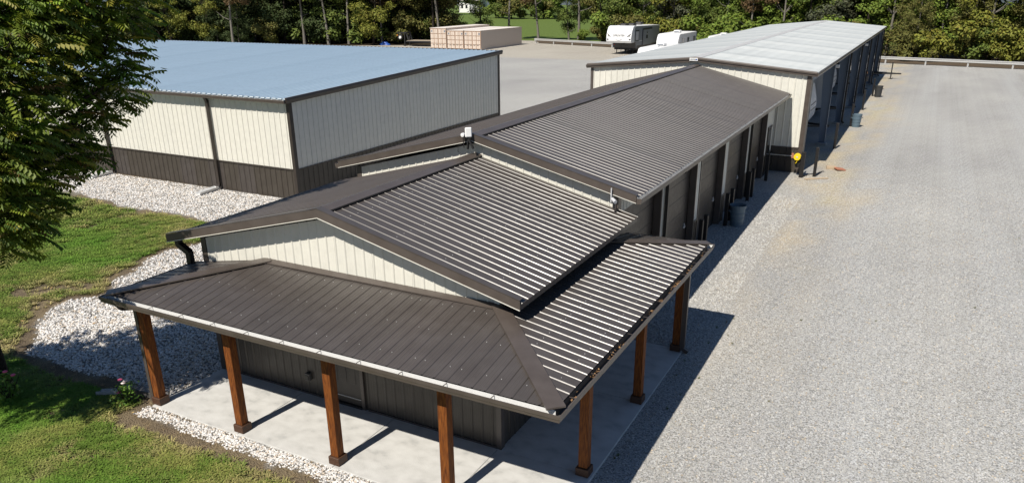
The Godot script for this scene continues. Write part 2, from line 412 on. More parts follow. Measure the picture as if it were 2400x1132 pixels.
func make_office() -> void:
	var t := thing("office_building", "low brown-roofed office with ivory gable and wrap-around timber-post porch", "building")
	var ag := rib_profile(0.2286, 4, 0.038, 0.016, 0.0138, 0.003)
	var br := [M.brown, M.brown_b, M.brown, M.brown_c]
	var wl := rib_profile(0.2286, 4, 0.06, 0.022, 0.02, 0.003)
	# walls
	var w := obj("front_wall", boxed(Vector3(-7.44, -0.1, -0.2), Vector3(-0.02, 2.6, -0.03)), M.brown_wall, t)
	clad("wall_panel", w, [M.brown_wall], Vector3(-7.36, 0.02, -0.028), Vector3.RIGHT, Vector3.UP, Vector3.BACK, wl, 0.0, 3.05, [[0, 0]], [[0, 2.42]])
	clad("wall_panel", w, [M.brown_wall], Vector3(-3.2, 0.02, -0.028), Vector3.RIGHT, Vector3.UP, Vector3.BACK, wl, 0.0, 3.1, [[0, 0]], [[0, 2.42]])
	obj("corner_trim", boxed(Vector3(-7.5, -0.04, -0.12), Vector3(-7.36, 2.42, 0.004)), M.brown_trim, w)
	obj("corner_trim", boxed(Vector3(-0.1, -0.04, -0.12), Vector3(0.006, 2.42, 0.004)), M.brown_trim, w)
	obj("base_trim", boxed(Vector3(-7.36, -0.02, -0.026), Vector3(-4.35, 0.035, 0.012)), M.brown_trim, w)
	obj("base_trim", boxed(Vector3(-3.18, -0.02, -0.026), Vector3(-0.1, 0.035, 0.012)), M.brown_trim, w)
	var g := MB.new()   # gable above the porch
	g.extrude([[-7.44, 2.6], [-7.44, 3.2], [-3.75, 4.12], [-0.02, 3.2], [-0.02, 2.6]], Vector3(0, 0, -0.2), Vector3.RIGHT, Vector3.UP, Vector3(0, 0, 0.17))
	var gw := obj("gable_wall", g, M.ivory, t)
	clad("wall_panel", gw, [M.ivory, M.ivory_b], Vector3(-7.36, 0, -0.028), Vector3.RIGHT, Vector3.UP, Vector3.BACK, wl, 0.0, 7.26, [[0, 2.5]], [[0, 3.21], [3.62, 4.12], [7.26, 3.21]], 0.003)
	obj("corner_trim", boxed(Vector3(-7.5, 2.45, -0.12), Vector3(-7.36, 3.22, 0.004)), M.brown_trim, gw)
	obj("corner_trim", boxed(Vector3(-0.1, 2.9, -0.12), Vector3(0.006, 3.2, 0.004)), M.ivory_trim, gw)
	w = obj("right_wall", boxed(Vector3(-0.2, -0.1, -5.7), Vector3(-0.03, 3.2, -0.2)), M.brown_wall, t)
	clad("wall_panel", w, [M.brown_wall], Vector3(-0.028, 0.02, -0.12), Vector3.FORWARD, Vector3.UP, Vector3.RIGHT, wl, 0.0, 5.55, [[0, 0]], [[0, 2.42]])
	clad("wall_panel", w, [M.ivory], Vector3(-0.028, 2.9, -0.12), Vector3.FORWARD, Vector3.UP, Vector3.RIGHT, wl, 0.0, 5.55, [[0, 0]], [[0, 0.28]])
	w = obj("left_wall", boxed(Vector3(-7.44, -0.1, -5.7), Vector3(-7.3, 3.15, -0.2)), M.ivory, t)
	clad("wall_panel", w, [M.ivory, M.ivory_b], Vector3(-7.442, 0.9, -5.7), Vector3.BACK, Vector3.UP, Vector3.LEFT, wl, 0.0, 5.5, [[0, 0]], [[0, 2.2]])
	clad("wall_panel", w, [M.brown_wall], Vector3(-7.444, 0.0, -5.7), Vector3.BACK, Vector3.UP, Vector3.LEFT, wl, 0.0, 5.5, [[0, -0.1]], [[0, 0.9]])
	# front door and box beside it
	var d := obj("door", boxed(Vector3(-4.22, 0.06, -0.035), Vector3(-3.34, 2.1, 0.0)), M.door_brown, t)
	obj("door_frame", boxed(Vector3(-4.31, 0.0, -0.03), Vector3(-4.23, 2.2, 0.03), 0.006), M.brown_trim, d)
	obj("door_frame", boxed(Vector3(-3.33, 0.0, -0.03), Vector3(-3.25, 2.2, 0.03), 0.006), M.brown_trim, d)
	obj("door_frame", boxed(Vector3(-4.23, 2.11, -0.03), Vector3(-3.33, 2.2, 0.03), 0.006), M.brown_trim, d)
	obj("threshold", boxed(Vector3(-4.23, 0.0, -0.02), Vector3(-3.33, 0.055, 0.05), 0.006), M.black_trim, d)
	obj("kick_strip", boxed(Vector3(-4.2, 0.2, 0.0), Vector3(-3.36, 0.215, 0.012)), M.steel, d)
	for x in [-4.1, -3.86, -3.62]:
		obj("door_panel", boxed(Vector3(x, 0.55, -0.002), Vector3(x + 0.16, 1.95, 0.008), 0.006), M.door_brown, d)
	var kn := MB.new(); kn.lathe([[0.0, 0.06], [0.028, 0.05], [0.03, 0.03], [0.015, 0.0]], 10)
	var ko := obj("handle", kn, M.steel, d, Vector3(-4.14, 1.0, 0.0)); ko.rotation.x = PI / 2
	var bx := obj("socket_box", boxed(Vector3(-4.82, 0.36, -0.02), Vector3(-4.7, 0.53, 0.07), 0.008), M.dark_side, t)
	obj("cover", boxed(Vector3(-4.805, 0.38, 0.07), Vector3(-4.715, 0.49, 0.085), 0.004), M.black_trim, bx)
	# main roof, 3 in 12, ridge away from the camera
	var xl := -8.1; var xm := -3.75; var xr := 0.57
	var ym := 4.36; var ye := ym - 0.25 * (xm - xl); var yr := ym - 0.25 * (xr - xm)
	var z0 := 0.3; var z1 := -5.67
	var r := obj("roof", chevron(xl, xm, xr, ye - 0.035, ym - 0.035, yr - 0.035, 0.12, z0 - 0.01, z1), M.brown_trim, t)
	var run := (xr - xm) / C
	clad("roof_panel", r, br, Vector3(xm, ym - 0.03, z0 - 0.02), Vector3.FORWARD, Vector3(C, -S, 0), Vector3(S, C, 0), ag, 0.0, z0 - 0.02 - z1, [[0, 0.02]], [[0, run + 0.03]])
	run = (xm - xl) / C
	clad("roof_panel", r, br, Vector3(xm, ym - 0.03, z0 - 0.02), Vector3.FORWARD, Vector3(-C, -S, 0), Vector3(-S, C, 0), ag, 0.0, z0 - 0.02 - z1, [[0, 0.02]], [[0, run + 0.03]])
	obj("ridge_cap", cap(Vector3(xm, ym, z0 + 0.01), Vector3(xm, ym, z1), Vector3(C, -S, 0), Vector3(-C, -S, 0), 0.19, 0.028), M.brown_trim, r)
	for s in [[xl - 0.1, ye - 0.025], [xr + 0.01, yr]]:
		var b := MB.new()
		var a := Vector3(s[0], s[1] - 0.085 + 0.02, z0 + 0.0); var e := Vector3(xm, ym - 0.085 + 0.02, z0)
		var q := []
		for z in [z0 - 0.008, z0 + 0.022]:
			for p in [[a, -0.085], [e, -0.085], [e, 0.085], [a, 0.085]]:
				q.append(Vector3(p[0].x, p[0].y + p[1], z))
		b.hexa(q)
		var k := obj("rake_trim", b, M.brown_trim, r)
		var l := MB.new(); l.beam(a + Vector3(0, -0.088, 0.016), e + Vector3(0, -0.088, 0.016), 0.03, 0.012)
		obj("drip_lip", l, M.ivory_trim, k)
		var c2 := MB.new(); c2.beam(a + Vector3(0, 0.1, -0.05), e + Vector3(0, 0.1, -0.05), 0.16, 0.012, Vector3(0, 1, 0))
		obj("rake_cap", c2, M.brown, k)
	obj("eave_trim", boxed(Vector3(xr - 0.02, yr - 0.15, z1), Vector3(xr + 0.008, yr - 0.03, z0 - 0.01)), M.brown_trim, r)
	gutter("gutter", t, Vector3(xl - 0.005, ye - 0.045, z0), Vector3(xl - 0.005, ye - 0.045, z1), Vector3.LEFT, 0.12, 0.12, 0.0, 0.0)
	spout("downspout", t, [Vector3(-8.15, ye - 0.15, 0.06), Vector3(-8.15, 2.98, 0.06), Vector3(-7.86, 2.83, 0.06), Vector3(-7.86, 2.56, 0.06)], M.black_trim, 0.13, 0.12)
	# porch roof: front slope, right slope, hips, low pitch
	var pe := 2.60; var ph := 2.975
	var X0 := -7.75; var X1 := 2.12; var Z0 := 2.19; var Z1 := -6.35
	var sl := (ph - pe) / Z0
	var ln := sqrt(1.0 + sl * sl)
	var pr := nothing()   # boarding under the sheets
	var lo := Vector3.DOWN * 0.04
	pr.quad(Vector3(X0, pe, Z0) + lo, Vector3(X1, pe, Z0) + lo, Vector3(0, ph, 0) + lo, Vector3(X0 + Z0, ph, 0) + lo)
	pr.quad(Vector3(X1, pe, Z0) + lo, Vector3(X1, pe, Z1) + lo, Vector3(0, ph, Z1 + X1) + lo, Vector3(0, ph, 0) + lo)
	pr.quad(Vector3(X1, pe, Z1) + lo, Vector3(0, pe, Z1) + lo, Vector3(0, ph, Z1 + X1) + lo, Vector3(0, ph, Z1 + X1) + lo)
	pr.tri(Vector3(X0, pe, Z0) + lo, Vector3(X0 + Z0, ph, 0) + lo, Vector3(X0, pe, 0) + lo)
	pr.tri(Vector3(X0, pe, 0) + lo, Vector3(X0 + Z0, ph, 0) + lo, Vector3(X0, 2.4, 0) + lo)
	for q in [[X0, Z0 - 2.19, X0 + 0.02, Z0], [X0, Z0 - 0.02, X1, Z0], [X1 - 0.02, Z1, X1, Z0], [0.0, Z1, X1, Z1 + 0.02]]:   # fascia boards
		pr.box(Vector3(q[0], 2.40, q[1]), Vector3(q[2], pe - 0.045, q[3]))
	pr.box(Vector3(X0, 2.38, 0.0), Vector3(X1, 2.40, Z0)); pr.box(Vector3(0.0, 2.38, Z1), Vector3(X1, 2.40, 0.0))   # soffit
	var p := obj("porch_roof", pr, M.brown_trim, t)
	var fv := Vector3(0, -sl / ln, 1.0 / ln); var fn := Vector3(0, 1.0 / ln, sl / ln)
	var fl := Z0 * ln
	clad("roof_panel", p, br, Vector3(X0, ph, 0), Vector3.RIGHT, fv, fn, ag, 0.0, X1 - X0, [[0, fl], [Z0, 0.0], [-X0, 0.0], [X1 - X0, fl]], [[0, fl + 0.012]])
	var rv := Vector3(1.0 / ln, -sl / ln, 0); var rn := Vector3(sl / ln, 1.0 / ln, 0)
	var rl := X1 * ln
	clad("roof_panel", p, br, Vector3(0, ph, Z0), Vector3.FORWARD, rv, rn, ag, 0.0, Z0 - Z1, [[0, rl], [Z0, 0.0], [Z0 - Z1 - X1, 0.0], [Z0 - Z1, rl]], [[0, rl + 0.012]])
	clad("roof_panel", p, br, Vector3(X1, ph, Z1 + X1), Vector3.LEFT, Vector3(0, -sl / ln, -1.0 / ln), Vector3(0, 1.0 / ln, -sl / ln), ag, 0.0, X1 - 0.12, [[0, rl], [X1, 0.0]], [[0, rl + 0.012]])
	clad("roof_panel", p, br, Vector3(X0 + Z0, ph, 0), Vector3.BACK, Vector3(-1.0 / ln, -sl / ln, 0), Vector3(-sl / ln, 1.0 / ln, 0), ag, 0.0, Z0, [[0, 0.0], [Z0, fl]], [[0, fl + 0.012]])
	var up := Vector3.UP * 0.012
	obj("hip_cap", cap(Vector3(X1 + 0.02, pe, Z0 + 0.02) + up, Vector3(0.0, ph, 0.0) + up, Vector3(-0.7, -0.02, 0.7), Vector3(0.7, -0.02, -0.7), 0.15, 0.035), M.brown_trim, p)
	obj("hip_cap", cap(Vector3(X0 - 0.02, pe, Z0 + 0.02) + up, Vector3(X0 + Z0 + 0.1, ph + 0.01, -0.02) + up, Vector3(0.7, -0.02, 0.7), Vector3(-0.7, -0.02, -0.7), 0.15, 0.035), M.brown_trim, p)
	obj("hip_cap", cap(Vector3(X1 + 0.02, pe, Z1 - 0.02) + up, Vector3(0.0, ph, Z1 + X1) + up, Vector3(0.7, -0.02, 0.7), Vector3(-0.7, -0.02, -0.7), 0.13, 0.035), M.brown_trim, p)
	var fs := nothing()
	fs.extrude([[-0.012, 0.05], [0.0, 0.05], [0.02, 0.045], [0.14, 0.012], [0.14, -0.006], [-0.012, 0.02]], Vector3(X0 + Z0 + 0.02, ph, 0), Vector3.BACK, Vector3.UP, Vector3(-X0 - Z0 - 0.06, 0, 0))
	obj("wall_flashing", fs, M.brown_trim, p)
	fs = nothing()
	fs.extrude([[-0.012, 0.05], [0.0, 0.05], [0.02, 0.045], [0.14, 0.012], [0.14, -0.006], [-0.012, 0.02]], Vector3(0, ph, -0.04), Vector3.RIGHT, Vector3.UP, Vector3(0, 0, -4.1))
	obj("wall_flashing", fs, M.brown_trim, p)
	var sc := nothing()   # roofing screws with pale washers
	sc.lathe([[0.0, 0.009], [0.006, 0.008], [0.009, 0.002], [0.009, 0.0]], 6)
	var sm := sc.mesh()
	for k in range(1, 43):
		var x := X0 + 0.2286 * k + 0.1
		for q in [0.28, 1.05, 1.85]:
			if q > maxf(X0 + Z0 - x, x) + 0.25 and (k * 5 + int(q * 7)) % 3 > 0:
				obj("screw", sm, M.steel, p, Vector3(x + 0.02 * sin(k * 3.7), ph - sl * q + 0.002, q))
	for k in range(1, 36):
		var z := Z0 - 0.2286 * k - 0.12
		for q in [0.35, 1.1, 1.85]:
			if q > maxf(z, Z1 + X1 - z) + 0.3 and z > Z1 + 0.3 and (k * 3 + int(q * 5)) % 4 > 0:
				obj("screw", sm, M.steel, p, Vector3(q, ph - sl * q + 0.002, z + 0.015 * sin(k * 2.3)))
	for k in range(0, 26):
		for q in [0.5, 1.6, 2.7, 3.8]:
			if (k * 5 + int(q * 3)) % 4 > 0:
				obj("screw", sm, M.steel, r, Vector3(xm + q * C, ym - 0.028 - q * S, z0 - 0.14 - 0.2286 * k))
	# gutters round the porch
	var gy := pe - 0.022
	gutter("gutter", t, Vector3(X0, gy, 0.02), Vector3(X0, gy, Z0), Vector3.LEFT, 0.135, 0.125, 0.0, 1.0, 0.0)
	gutter("gutter", t, Vector3(X0, gy, Z0), Vector3(X1, gy, Z0), Vector3.BACK, 0.135, 0.125, 1.0, 1.0, 0.84)
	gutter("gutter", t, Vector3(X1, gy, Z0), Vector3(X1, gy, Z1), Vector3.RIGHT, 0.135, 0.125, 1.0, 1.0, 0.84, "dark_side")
	gutter("gutter", t, Vector3(X1, gy, Z1), Vector3(0.2, gy, Z1), Vector3.FORWARD, 0.135, 0.125, 1.0, 0.0, 0.7)
	# posts
	for q in [Vector3(-7.395, 0, 1.765), Vector3(-4.975, 0, 1.765), Vector3(-2.525, 0, 1.765), Vector3(-0.075, 0, 1.765), Vector3(1.713, 0, -0.011), Vector3(1.713, 0, -2.95), Vector3(1.713, 0, -5.785)]:
		var po := obj("post", boxed(Vector3(-0.088, 0.17, -0.088), Vector3(0.088, 2.38, 0.088), 0.006), M.timber, t, q)
		obj("post_foot", boxed(Vector3(-0.125, 0.002, -0.125), Vector3(0.125, 0.165, 0.125), 0.008), M.timber_base, po)
	spout("downspout", t, [Vector3(-7.56, 2.47, 2.22), Vector3(-7.56, 2.3, 2.1), Vector3(-7.56, 2.2, 1.80), Vector3(-7.56, 0.12, 1.80), Vector3(-7.62, 0.05, 1.80)], M.brown_trim, 0.09, 0.085)
	spout("downspout", t, [Vector3(2.16, 2.47, -5.72), Vector3(2.05, 2.38, -5.72), Vector3(1.88, 2.2, -5.72), Vector3(1.88, 0.1, -5.72), Vector3(2.03, 0.03, -5.72)], M.brown_trim, 0.11, 0.085)
	rebase(t, Vector3(-3.75, 0, -2.8))

func make_garages() -> void:
	var t := thing("garage_building", "long brown-roofed building with a row of five brown garage doors", "building")
	var ag := rib_profile(0.2286, 4, 0.038, 0.016, 0.0138, 0.003)
	var wl := rib_profile(0.2286, 4, 0.06, 0.022, 0.02, 0.003)
	var br := [M.brown, M.brown_b, M.brown, M.brown_c]
	var xm := -3.74; var xr := 0.61; var xl := -8.1; var ym := 4.87; var ye := ym - 0.25 * (xr - xm)
	var z0 := -5.44; var z1 := -26.3
	var gr := MB.new()
	gr.extrude([[-7.55, 0.0], [-7.55, 3.65], [xm, 4.62], [0.06, 3.65], [0.06, 0.0]], Vector3(0, 0, -5.9), Vector3.RIGHT, Vector3.UP, Vector3(0, 0, 0.235))
	var gw := obj("gable_wall", gr, M.ivory, t)
	clad("wall_panel", gw, [M.ivory, M.ivory_b], Vector3(-7.48, 0, -5.663), Vector3.RIGHT, Vector3.UP, Vector3.BACK, wl, 0.0, 7.48, [[0, 2.0]], [[0, 3.67], [3.74, 4.62], [7.48, 3.67]], 0.003)
	obj("corner_trim", boxed(Vector3(-7.62, 0.0, -5.84), Vector3(-7.48, 3.68, -5.635)), M.brown_trim, gw)
	obj("corner_trim", boxed(Vector3(-0.0, 0.0, -5.84), Vector3(0.115, 3.66, -5.635)), M.brown_trim, gw)
	var w := obj("left_wall", boxed(Vector3(-7.55, -0.1, -26.3), Vector3(-7.4, 3.65, -5.9)), M.ivory, t)
	clad("wall_panel", w, [M.ivory, M.ivory_b], Vector3(-7.552, 1.1, -26.3), Vector3.BACK, Vector3.UP, Vector3.LEFT, wl, 0.0, 20.4, [[0, 0]], [[0, 2.5]])
	clad("wall_panel", w, [M.brown_wall], Vector3(-7.554, 0.0, -26.3), Vector3.BACK, Vector3.UP, Vector3.LEFT, wl, 0.0, 20.4, [[0, -0.1]], [[0, 1.1]])
	# right wall with door openings
	var h := obj("right_wall", boxed(Vector3(-0.12, 3.22, -26.3), Vector3(0.07, 3.7, -5.9)), M.ivory, t)
	clad("wall_panel", h, [M.ivory, M.ivory_b], Vector3(0.072, 3.24, -5.86), Vector3.FORWARD, Vector3.UP, Vector3.RIGHT, wl, 0.0, 20.4, [[0, 0]], [[0, 0.42]])
	obj("back_board", boxed(Vector3(-0.3, 0.0, -26.2), Vector3(-0.2, 3.5, -5.9)), M.dark_side, h)
	var piers := [[-5.9, -6.05], [-9.16, -9.77], [-12.85, -13.42], [-16.6, -17.2], [-20.53, -21.2], [-24.5, -26.28]]
	for q in piers:
		var s := obj("pier", boxed(Vector3(-0.12, -0.05, q[1]), Vector3(0.07, 3.22, q[0])), M.brown_wall, h)
		if q[0] > -6.0: continue
		clad("wall_panel", s, [M.ivory], Vector3(0.072, 0, q[0] - 0.05), Vector3.FORWARD, Vector3.UP, Vector3.RIGHT, wl, 0.0, absf(q[1] - q[0]) - 0.1, [[0, 1.16]], [[0, 3.22]])
		clad("wall_panel", s, [M.brown_wall], Vector3(0.072, 0, q[0] - 0.05), Vector3.FORWARD, Vector3.UP, Vector3.RIGHT, wl, 0.0, absf(q[1] - q[0]) - 0.1, [[0, 0.1]], [[0, 1.12]])
		obj("ledge_trim", boxed(Vector3(0.066, 1.11, q[1] + 0.05), Vector3(0.105, 1.16, q[0] - 0.05)), M.brown_trim, s)
		obj("jamb_trim", boxed(Vector3(-0.11, 0.0, q[0] - 0.07), Vector3(0.1, 3.22, q[0] + 0.006)), M.brown_trim, s)
		if q[1] > -26.0:
			obj("jamb_trim", boxed(Vector3(-0.11, 0.0, q[1] - 0.006), Vector3(0.1, 3.22, q[1] + 0.07)), M.brown_trim, s)
	for i in 5:
		var za: float = piers[i][1] - 0.01; var zb: float = piers[i + 1][0] + 0.01
		var gy := G(0, za)
		var d := obj("garage_door", boxed(Vector3(-0.19, gy, zb), Vector3(-0.17, 3.24, za)), M.door_brown, t)
		var sh := (3.22 - gy) / 6.0
		for k in 6:
			obj("door_section", boxed(Vector3(-0.172, gy + sh * k + 0.002, zb), Vector3(-0.13, gy + sh * (k + 1) - 0.002, za), 0.004), M.door_brown, d)
		var hd := obj("handle", boxed(Vector3(-0.132, 1.02, zb + 0.2), Vector3(-0.085, 1.09, zb + 0.38), 0.01), M.steel, d)
		obj("lock", boxed(Vector3(-0.132, 1.09, zb + 0.26), Vector3(-0.095, 1.17, zb + 0.31), 0.006), M.steel, hd)
		obj("bottom_seal", boxed(Vector3(-0.175, gy - 0.01, zb), Vector3(-0.12, gy + 0.05, za)), M.rubber, d)
		obj("sill", boxed(Vector3(-0.2, gy - 0.1, zb), Vector3(0.2, gy + 0.02, za)), M.concrete_raw, d)
	var wd := obj("side_door", boxed(Vector3(0.07, 0.2, -25.78), Vector3(0.115, 2.3, -24.98), 0.006), M.black_trim, t)
	obj("door_glass", boxed(Vector3(0.11, 0.35, -25.68), Vector3(0.12, 2.2, -25.08)), M.glass, wd)
	obj("door_frame", boxed(Vector3(0.07, 2.3, -25.83), Vector3(0.13, 2.38, -24.93)), M.brown_trim, wd)
	# roof
	var r := obj("roof", chevron(xl, xm, xr, ye - 0.035, ym - 0.035, ye - 0.035, 0.12, z0 - 0.01, z1), M.brown_trim, t)
	var run := (xr - xm) / C
	for s in [1.0, -1.0]:
		clad("roof_panel", r, br, Vector3(xm, ym - 0.03, z0 - 0.02), Vector3.FORWARD, Vector3(C * s, -S, 0), Vector3(S * s, C, 0), ag, 0.0, z0 - 0.02 - z1, [[0, 0.02]], [[0, run + 0.03]])
		var b := MB.new()
		var a := Vector3(xm + s * (xr - xm + 0.01), ye - 0.065, z0); var e := Vector3(xm, ym - 0.065, z0)
		var q := []
		for z in [z0 - 0.008, z0 + 0.022]:
			for p in [[a, -0.085], [e, -0.085], [e, 0.085], [a, 0.085]]:
				q.append(Vector3(p[0].x, p[0].y + p[1], z))
		b.hexa(q)
		var k := obj("rake_trim", b, M.brown_trim, r)
		var l := MB.new(); l.beam(a + Vector3(0, -0.088, 0.016), e + Vector3(0, -0.088, 0.016), 0.03, 0.012)
		obj("drip_lip", l, M.ivory_trim, k)
		var c2 := MB.new(); c2.beam(a + Vector3(0, 0.1, -0.05), e + Vector3(0, 0.1, -0.05), 0.16, 0.012, Vector3(0, 1, 0))
		obj("rake_cap", c2, M.brown, k)
	obj("ridge_cap", cap(Vector3(xm, ym, z0 + 0.01), Vector3(xm, ym, z1), Vector3(C, -S, 0), Vector3(-C, -S, 0), 0.2, 0.028), M.brown_trim, r)
	gutter("gutter", t, Vector3(xr + 0.005, ye - 0.045, z0), Vector3(xr + 0.005, ye - 0.045, z1 + 0.1), Vector3.RIGHT, 0.125, 0.13, 0.0, 0.0, 1.0)
	gutter("gutter", t, Vector3(xl - 0.005, ye - 0.045, z0), Vector3(xl - 0.005, ye - 0.045, z1 + 0.1), Vector3.LEFT, 0.125, 0.13, 0.0, 0.0, 0.0)
	for z in [-9.47, -20.87]:
		spout("downspout", t, [Vector3(0.66, ye - 0.16, z), Vector3(0.62, ye - 0.22, z), Vector3(0.16, ye - 0.5, z), Vector3(0.16, 0.15, z)], M.black_trim, 0.1, 0.08)
	rebase(t, Vector3(-3.74, 0.1, -16.0))

func make_carport() -> void:
	var t := thing("vehicle_shelter", "tall open-sided shelter with bare metal roof and blue-grey steel columns", "carport")
	var pb := rib_profile(0.3048, 3, 0.076, 0.028, 0.032, 0.005)
	var wl := rib_profile(0.3048, 3, 0.07, 0.028, 0.03, 0.004)
	var xl := -9.25; var xm := -3.79; var xr := 1.68; var ym := 5.20; var ye := 4.72
	var z0 := -26.2; var z1 := -74.6
	var g := 0.17
	var gr := MB.new()
	gr.extrude([[-9.05, g], [-9.05, 4.6], [xm, 5.02], [1.42, 4.6], [1.42, g]], Vector3(0, 0, -26.55), Vector3.RIGHT, Vector3.UP, Vector3(0, 0, 0.2))
	var gw := obj("gable_wall", gr, M.ivory, t)
	clad("wall_panel", gw, [M.ivory, M.ivory_b], Vector3(-8.98, 0, -26.348), Vector3.RIGHT, Vector3.UP, Vector3.BACK, wl, 0.0, 10.28, [[0, 1.35]], [[0, 4.6], [5.19, 5.02], [10.3, 4.61]], 0.003)
	clad("wall_panel", gw, [M.brown_wall], Vector3(-8.98, 0, -26.347), Vector3.RIGHT, Vector3.UP, Vector3.BACK, wl, 0.0, 10.3, [[0, g]], [[0, 1.3]], 0.003)
	obj("ledge_trim", boxed(Vector3(-8.98, 1.29, -26.36), Vector3(1.34, 1.345, -26.31)), M.brown_trim, gw)
	obj("corner_trim", boxed(Vector3(-9.12, g, -26.5), Vector3(-8.98, 4.62, -26.31)), M.brown_trim, gw)
	obj("corner_trim", boxed(Vector3(1.30, g, -26.5), Vector3(1.5, 4.62, -26.31)), M.brown_trim, gw)
	obj("corner_panel", boxed(Vector3(1.40, g, -27.0), Vector3(1.49, 4.6, -26.5)), M.brown_wall, gw)
	var w := obj("left_wall", boxed(Vector3(-9.05, g, z1 + 0.3), Vector3(-8.95, 4.6, -26.5)), M.ivory, t)
	clad("wall_panel", w, [M.ivory, M.ivory_b], Vector3(-9.052, g, z1 + 0.3), Vector3.BACK, Vector3.UP, Vector3.LEFT, wl, 0.0, 48.0, [[0, 0]], [[0, 4.4]])
	var r := obj("roof", chevron(xl, xm, xr, ye - 0.04, ym - 0.04, ye - 0.04, 0.1, z0 - 0.01, z1), M.galv, t)
	var sl := (ym - ye) / (xr - xm); var ln := sqrt(1.0 + sl * sl)
	for s in [1.0, -1.0]:
		clad("roof_panel", r, [M.galv, M.galv_b, M.galv_c, M.galv], Vector3(xm, ym - 0.03, z0 - 0.02), Vector3.FORWARD, Vector3(s / ln, -sl / ln, 0), Vector3(s * sl / ln, 1.0 / ln, 0), pb, 0.0, z0 - z1 - 0.04, [[0, 0.0]], [[0, (xr - xm) * ln + 0.03]])
		var b := MB.new()
		var a := Vector3(xm + s * (xr - xm + 0.03), ye, 0); var e := Vector3(xm, ym, 0)
		b.extrude([[0.0, 0.02], [0.03, 0.02], [0.07, -0.03], [0.07, -0.1], [0.035, -0.11], [0.035, -0.2], [0.0, -0.2]], a + Vector3(0, 0, z0 - 0.02), Vector3.BACK, Vector3.UP, e - a)
		obj("rake_trim", b, M.brown_trim, r)
		b = MB.new()
		b.extrude([[0.0, 0.0], [0.09, -0.005], [0.1, -0.09], [0.06, -0.17], [0.0, -0.17]], Vector3(xm + s * (xr - xm - 0.01), ye - 0.03, z1), Vector3.RIGHT * s, Vector3.UP, Vector3(0, 0, z0 - z1))
		obj("eave_trim", b, M.brown_trim, r)
	for k in 16:
		obj("ridge_cap", cap(Vector3(xm, ym, z0 - 0.01 - 3.02 * k), Vector3(xm, ym, z0 - 3.02 * (k + 1) + 0.01), Vector3(1, -sl, 0).normalized(), Vector3(-1, -sl, 0).normalized(), 0.24, 0.008), M.ridge_metal, r)
	for x in [xm + 1.9, xm + 3.7]:   # eave purlins
		obj("purlin", boxed(Vector3(x - 0.04, ye + (xr - x) * sl - 0.32, z1 + 0.1), Vector3(x + 0.04, ye + (xr - x) * sl - 0.15, -26.6)), M.column_blue, r)
	obj("eave_beam", boxed(Vector3(1.38, 4.3, z1 + 0.1), Vector3(1.5, 4.55, -26.65)), M.column_blue, r)
	# tapered columns on concrete pads
	for k in range(1, 7):
		var z := -26.4 - 7.75 * k
		var b := MB.new()
		b.hexa([Vector3(1.33, g + 0.12, z + 0.006), Vector3(1.62, g + 0.12, z + 0.006), Vector3(1.62, g + 0.12, z - 0.006), Vector3(1.33, g + 0.12, z - 0.006), Vector3(1.05, 4.55, z + 0.006), Vector3(1.62, 4.55, z + 0.006), Vector3(1.62, 4.55, z - 0.006), Vector3(1.05, 4.55, z - 0.006)])
		b.box(Vector3(1.61, g + 0.12, z - 0.09), Vector3(1.625, 4.55, z + 0.09))
		b.hexa([Vector3(1.32, g + 0.12, z + 0.09), Vector3(1.335, g + 0.12, z + 0.09), Vector3(1.335, g + 0.12, z - 0.09), Vector3(1.32, g + 0.12, z - 0.09), Vector3(1.04, 4.55, z + 0.09), Vector3(1.055, 4.55, z + 0.09), Vector3(1.055, 4.55, z - 0.09), Vector3(1.04, 4.55, z - 0.09)])
		b.beam(Vector3(1.3, 4.4, z), Vector3(xm, 4.85, z), 0.15, 0.3)
		var co := obj("column", b, M.column_blue, t)
		obj("pad", boxed(Vector3(1.2, g - 0.1, z - 0.26), Vector3(1.74, g + 0.12, z + 0.26), 0.02), M.concrete_raw, co)
		obj("base_plate", boxed(Vector3(1.28, g + 0.12, z - 0.12), Vector3(1.66, g + 0.14, z + 0.12)), M.column_blue, co)
		if k != 1:
			var ds := spout("downspout", t, [Vector3(1.72, 4.5, z + 0.35), Vector3(1.72, 0.4, z + 0.35), Vector3(1.85, 0.28, z + 0.35)], M.black_trim, 0.11, 0.09)
			for y in [1.0, 2.2, 3.4]:
				obj("strap", boxed(Vector3(1.6, y, z + 0.28), Vector3(1.79, y + 0.04, z + 0.42)), M.black_trim, ds)
	rebase(t, Vector3(-3.79, 0.17, -50.0))

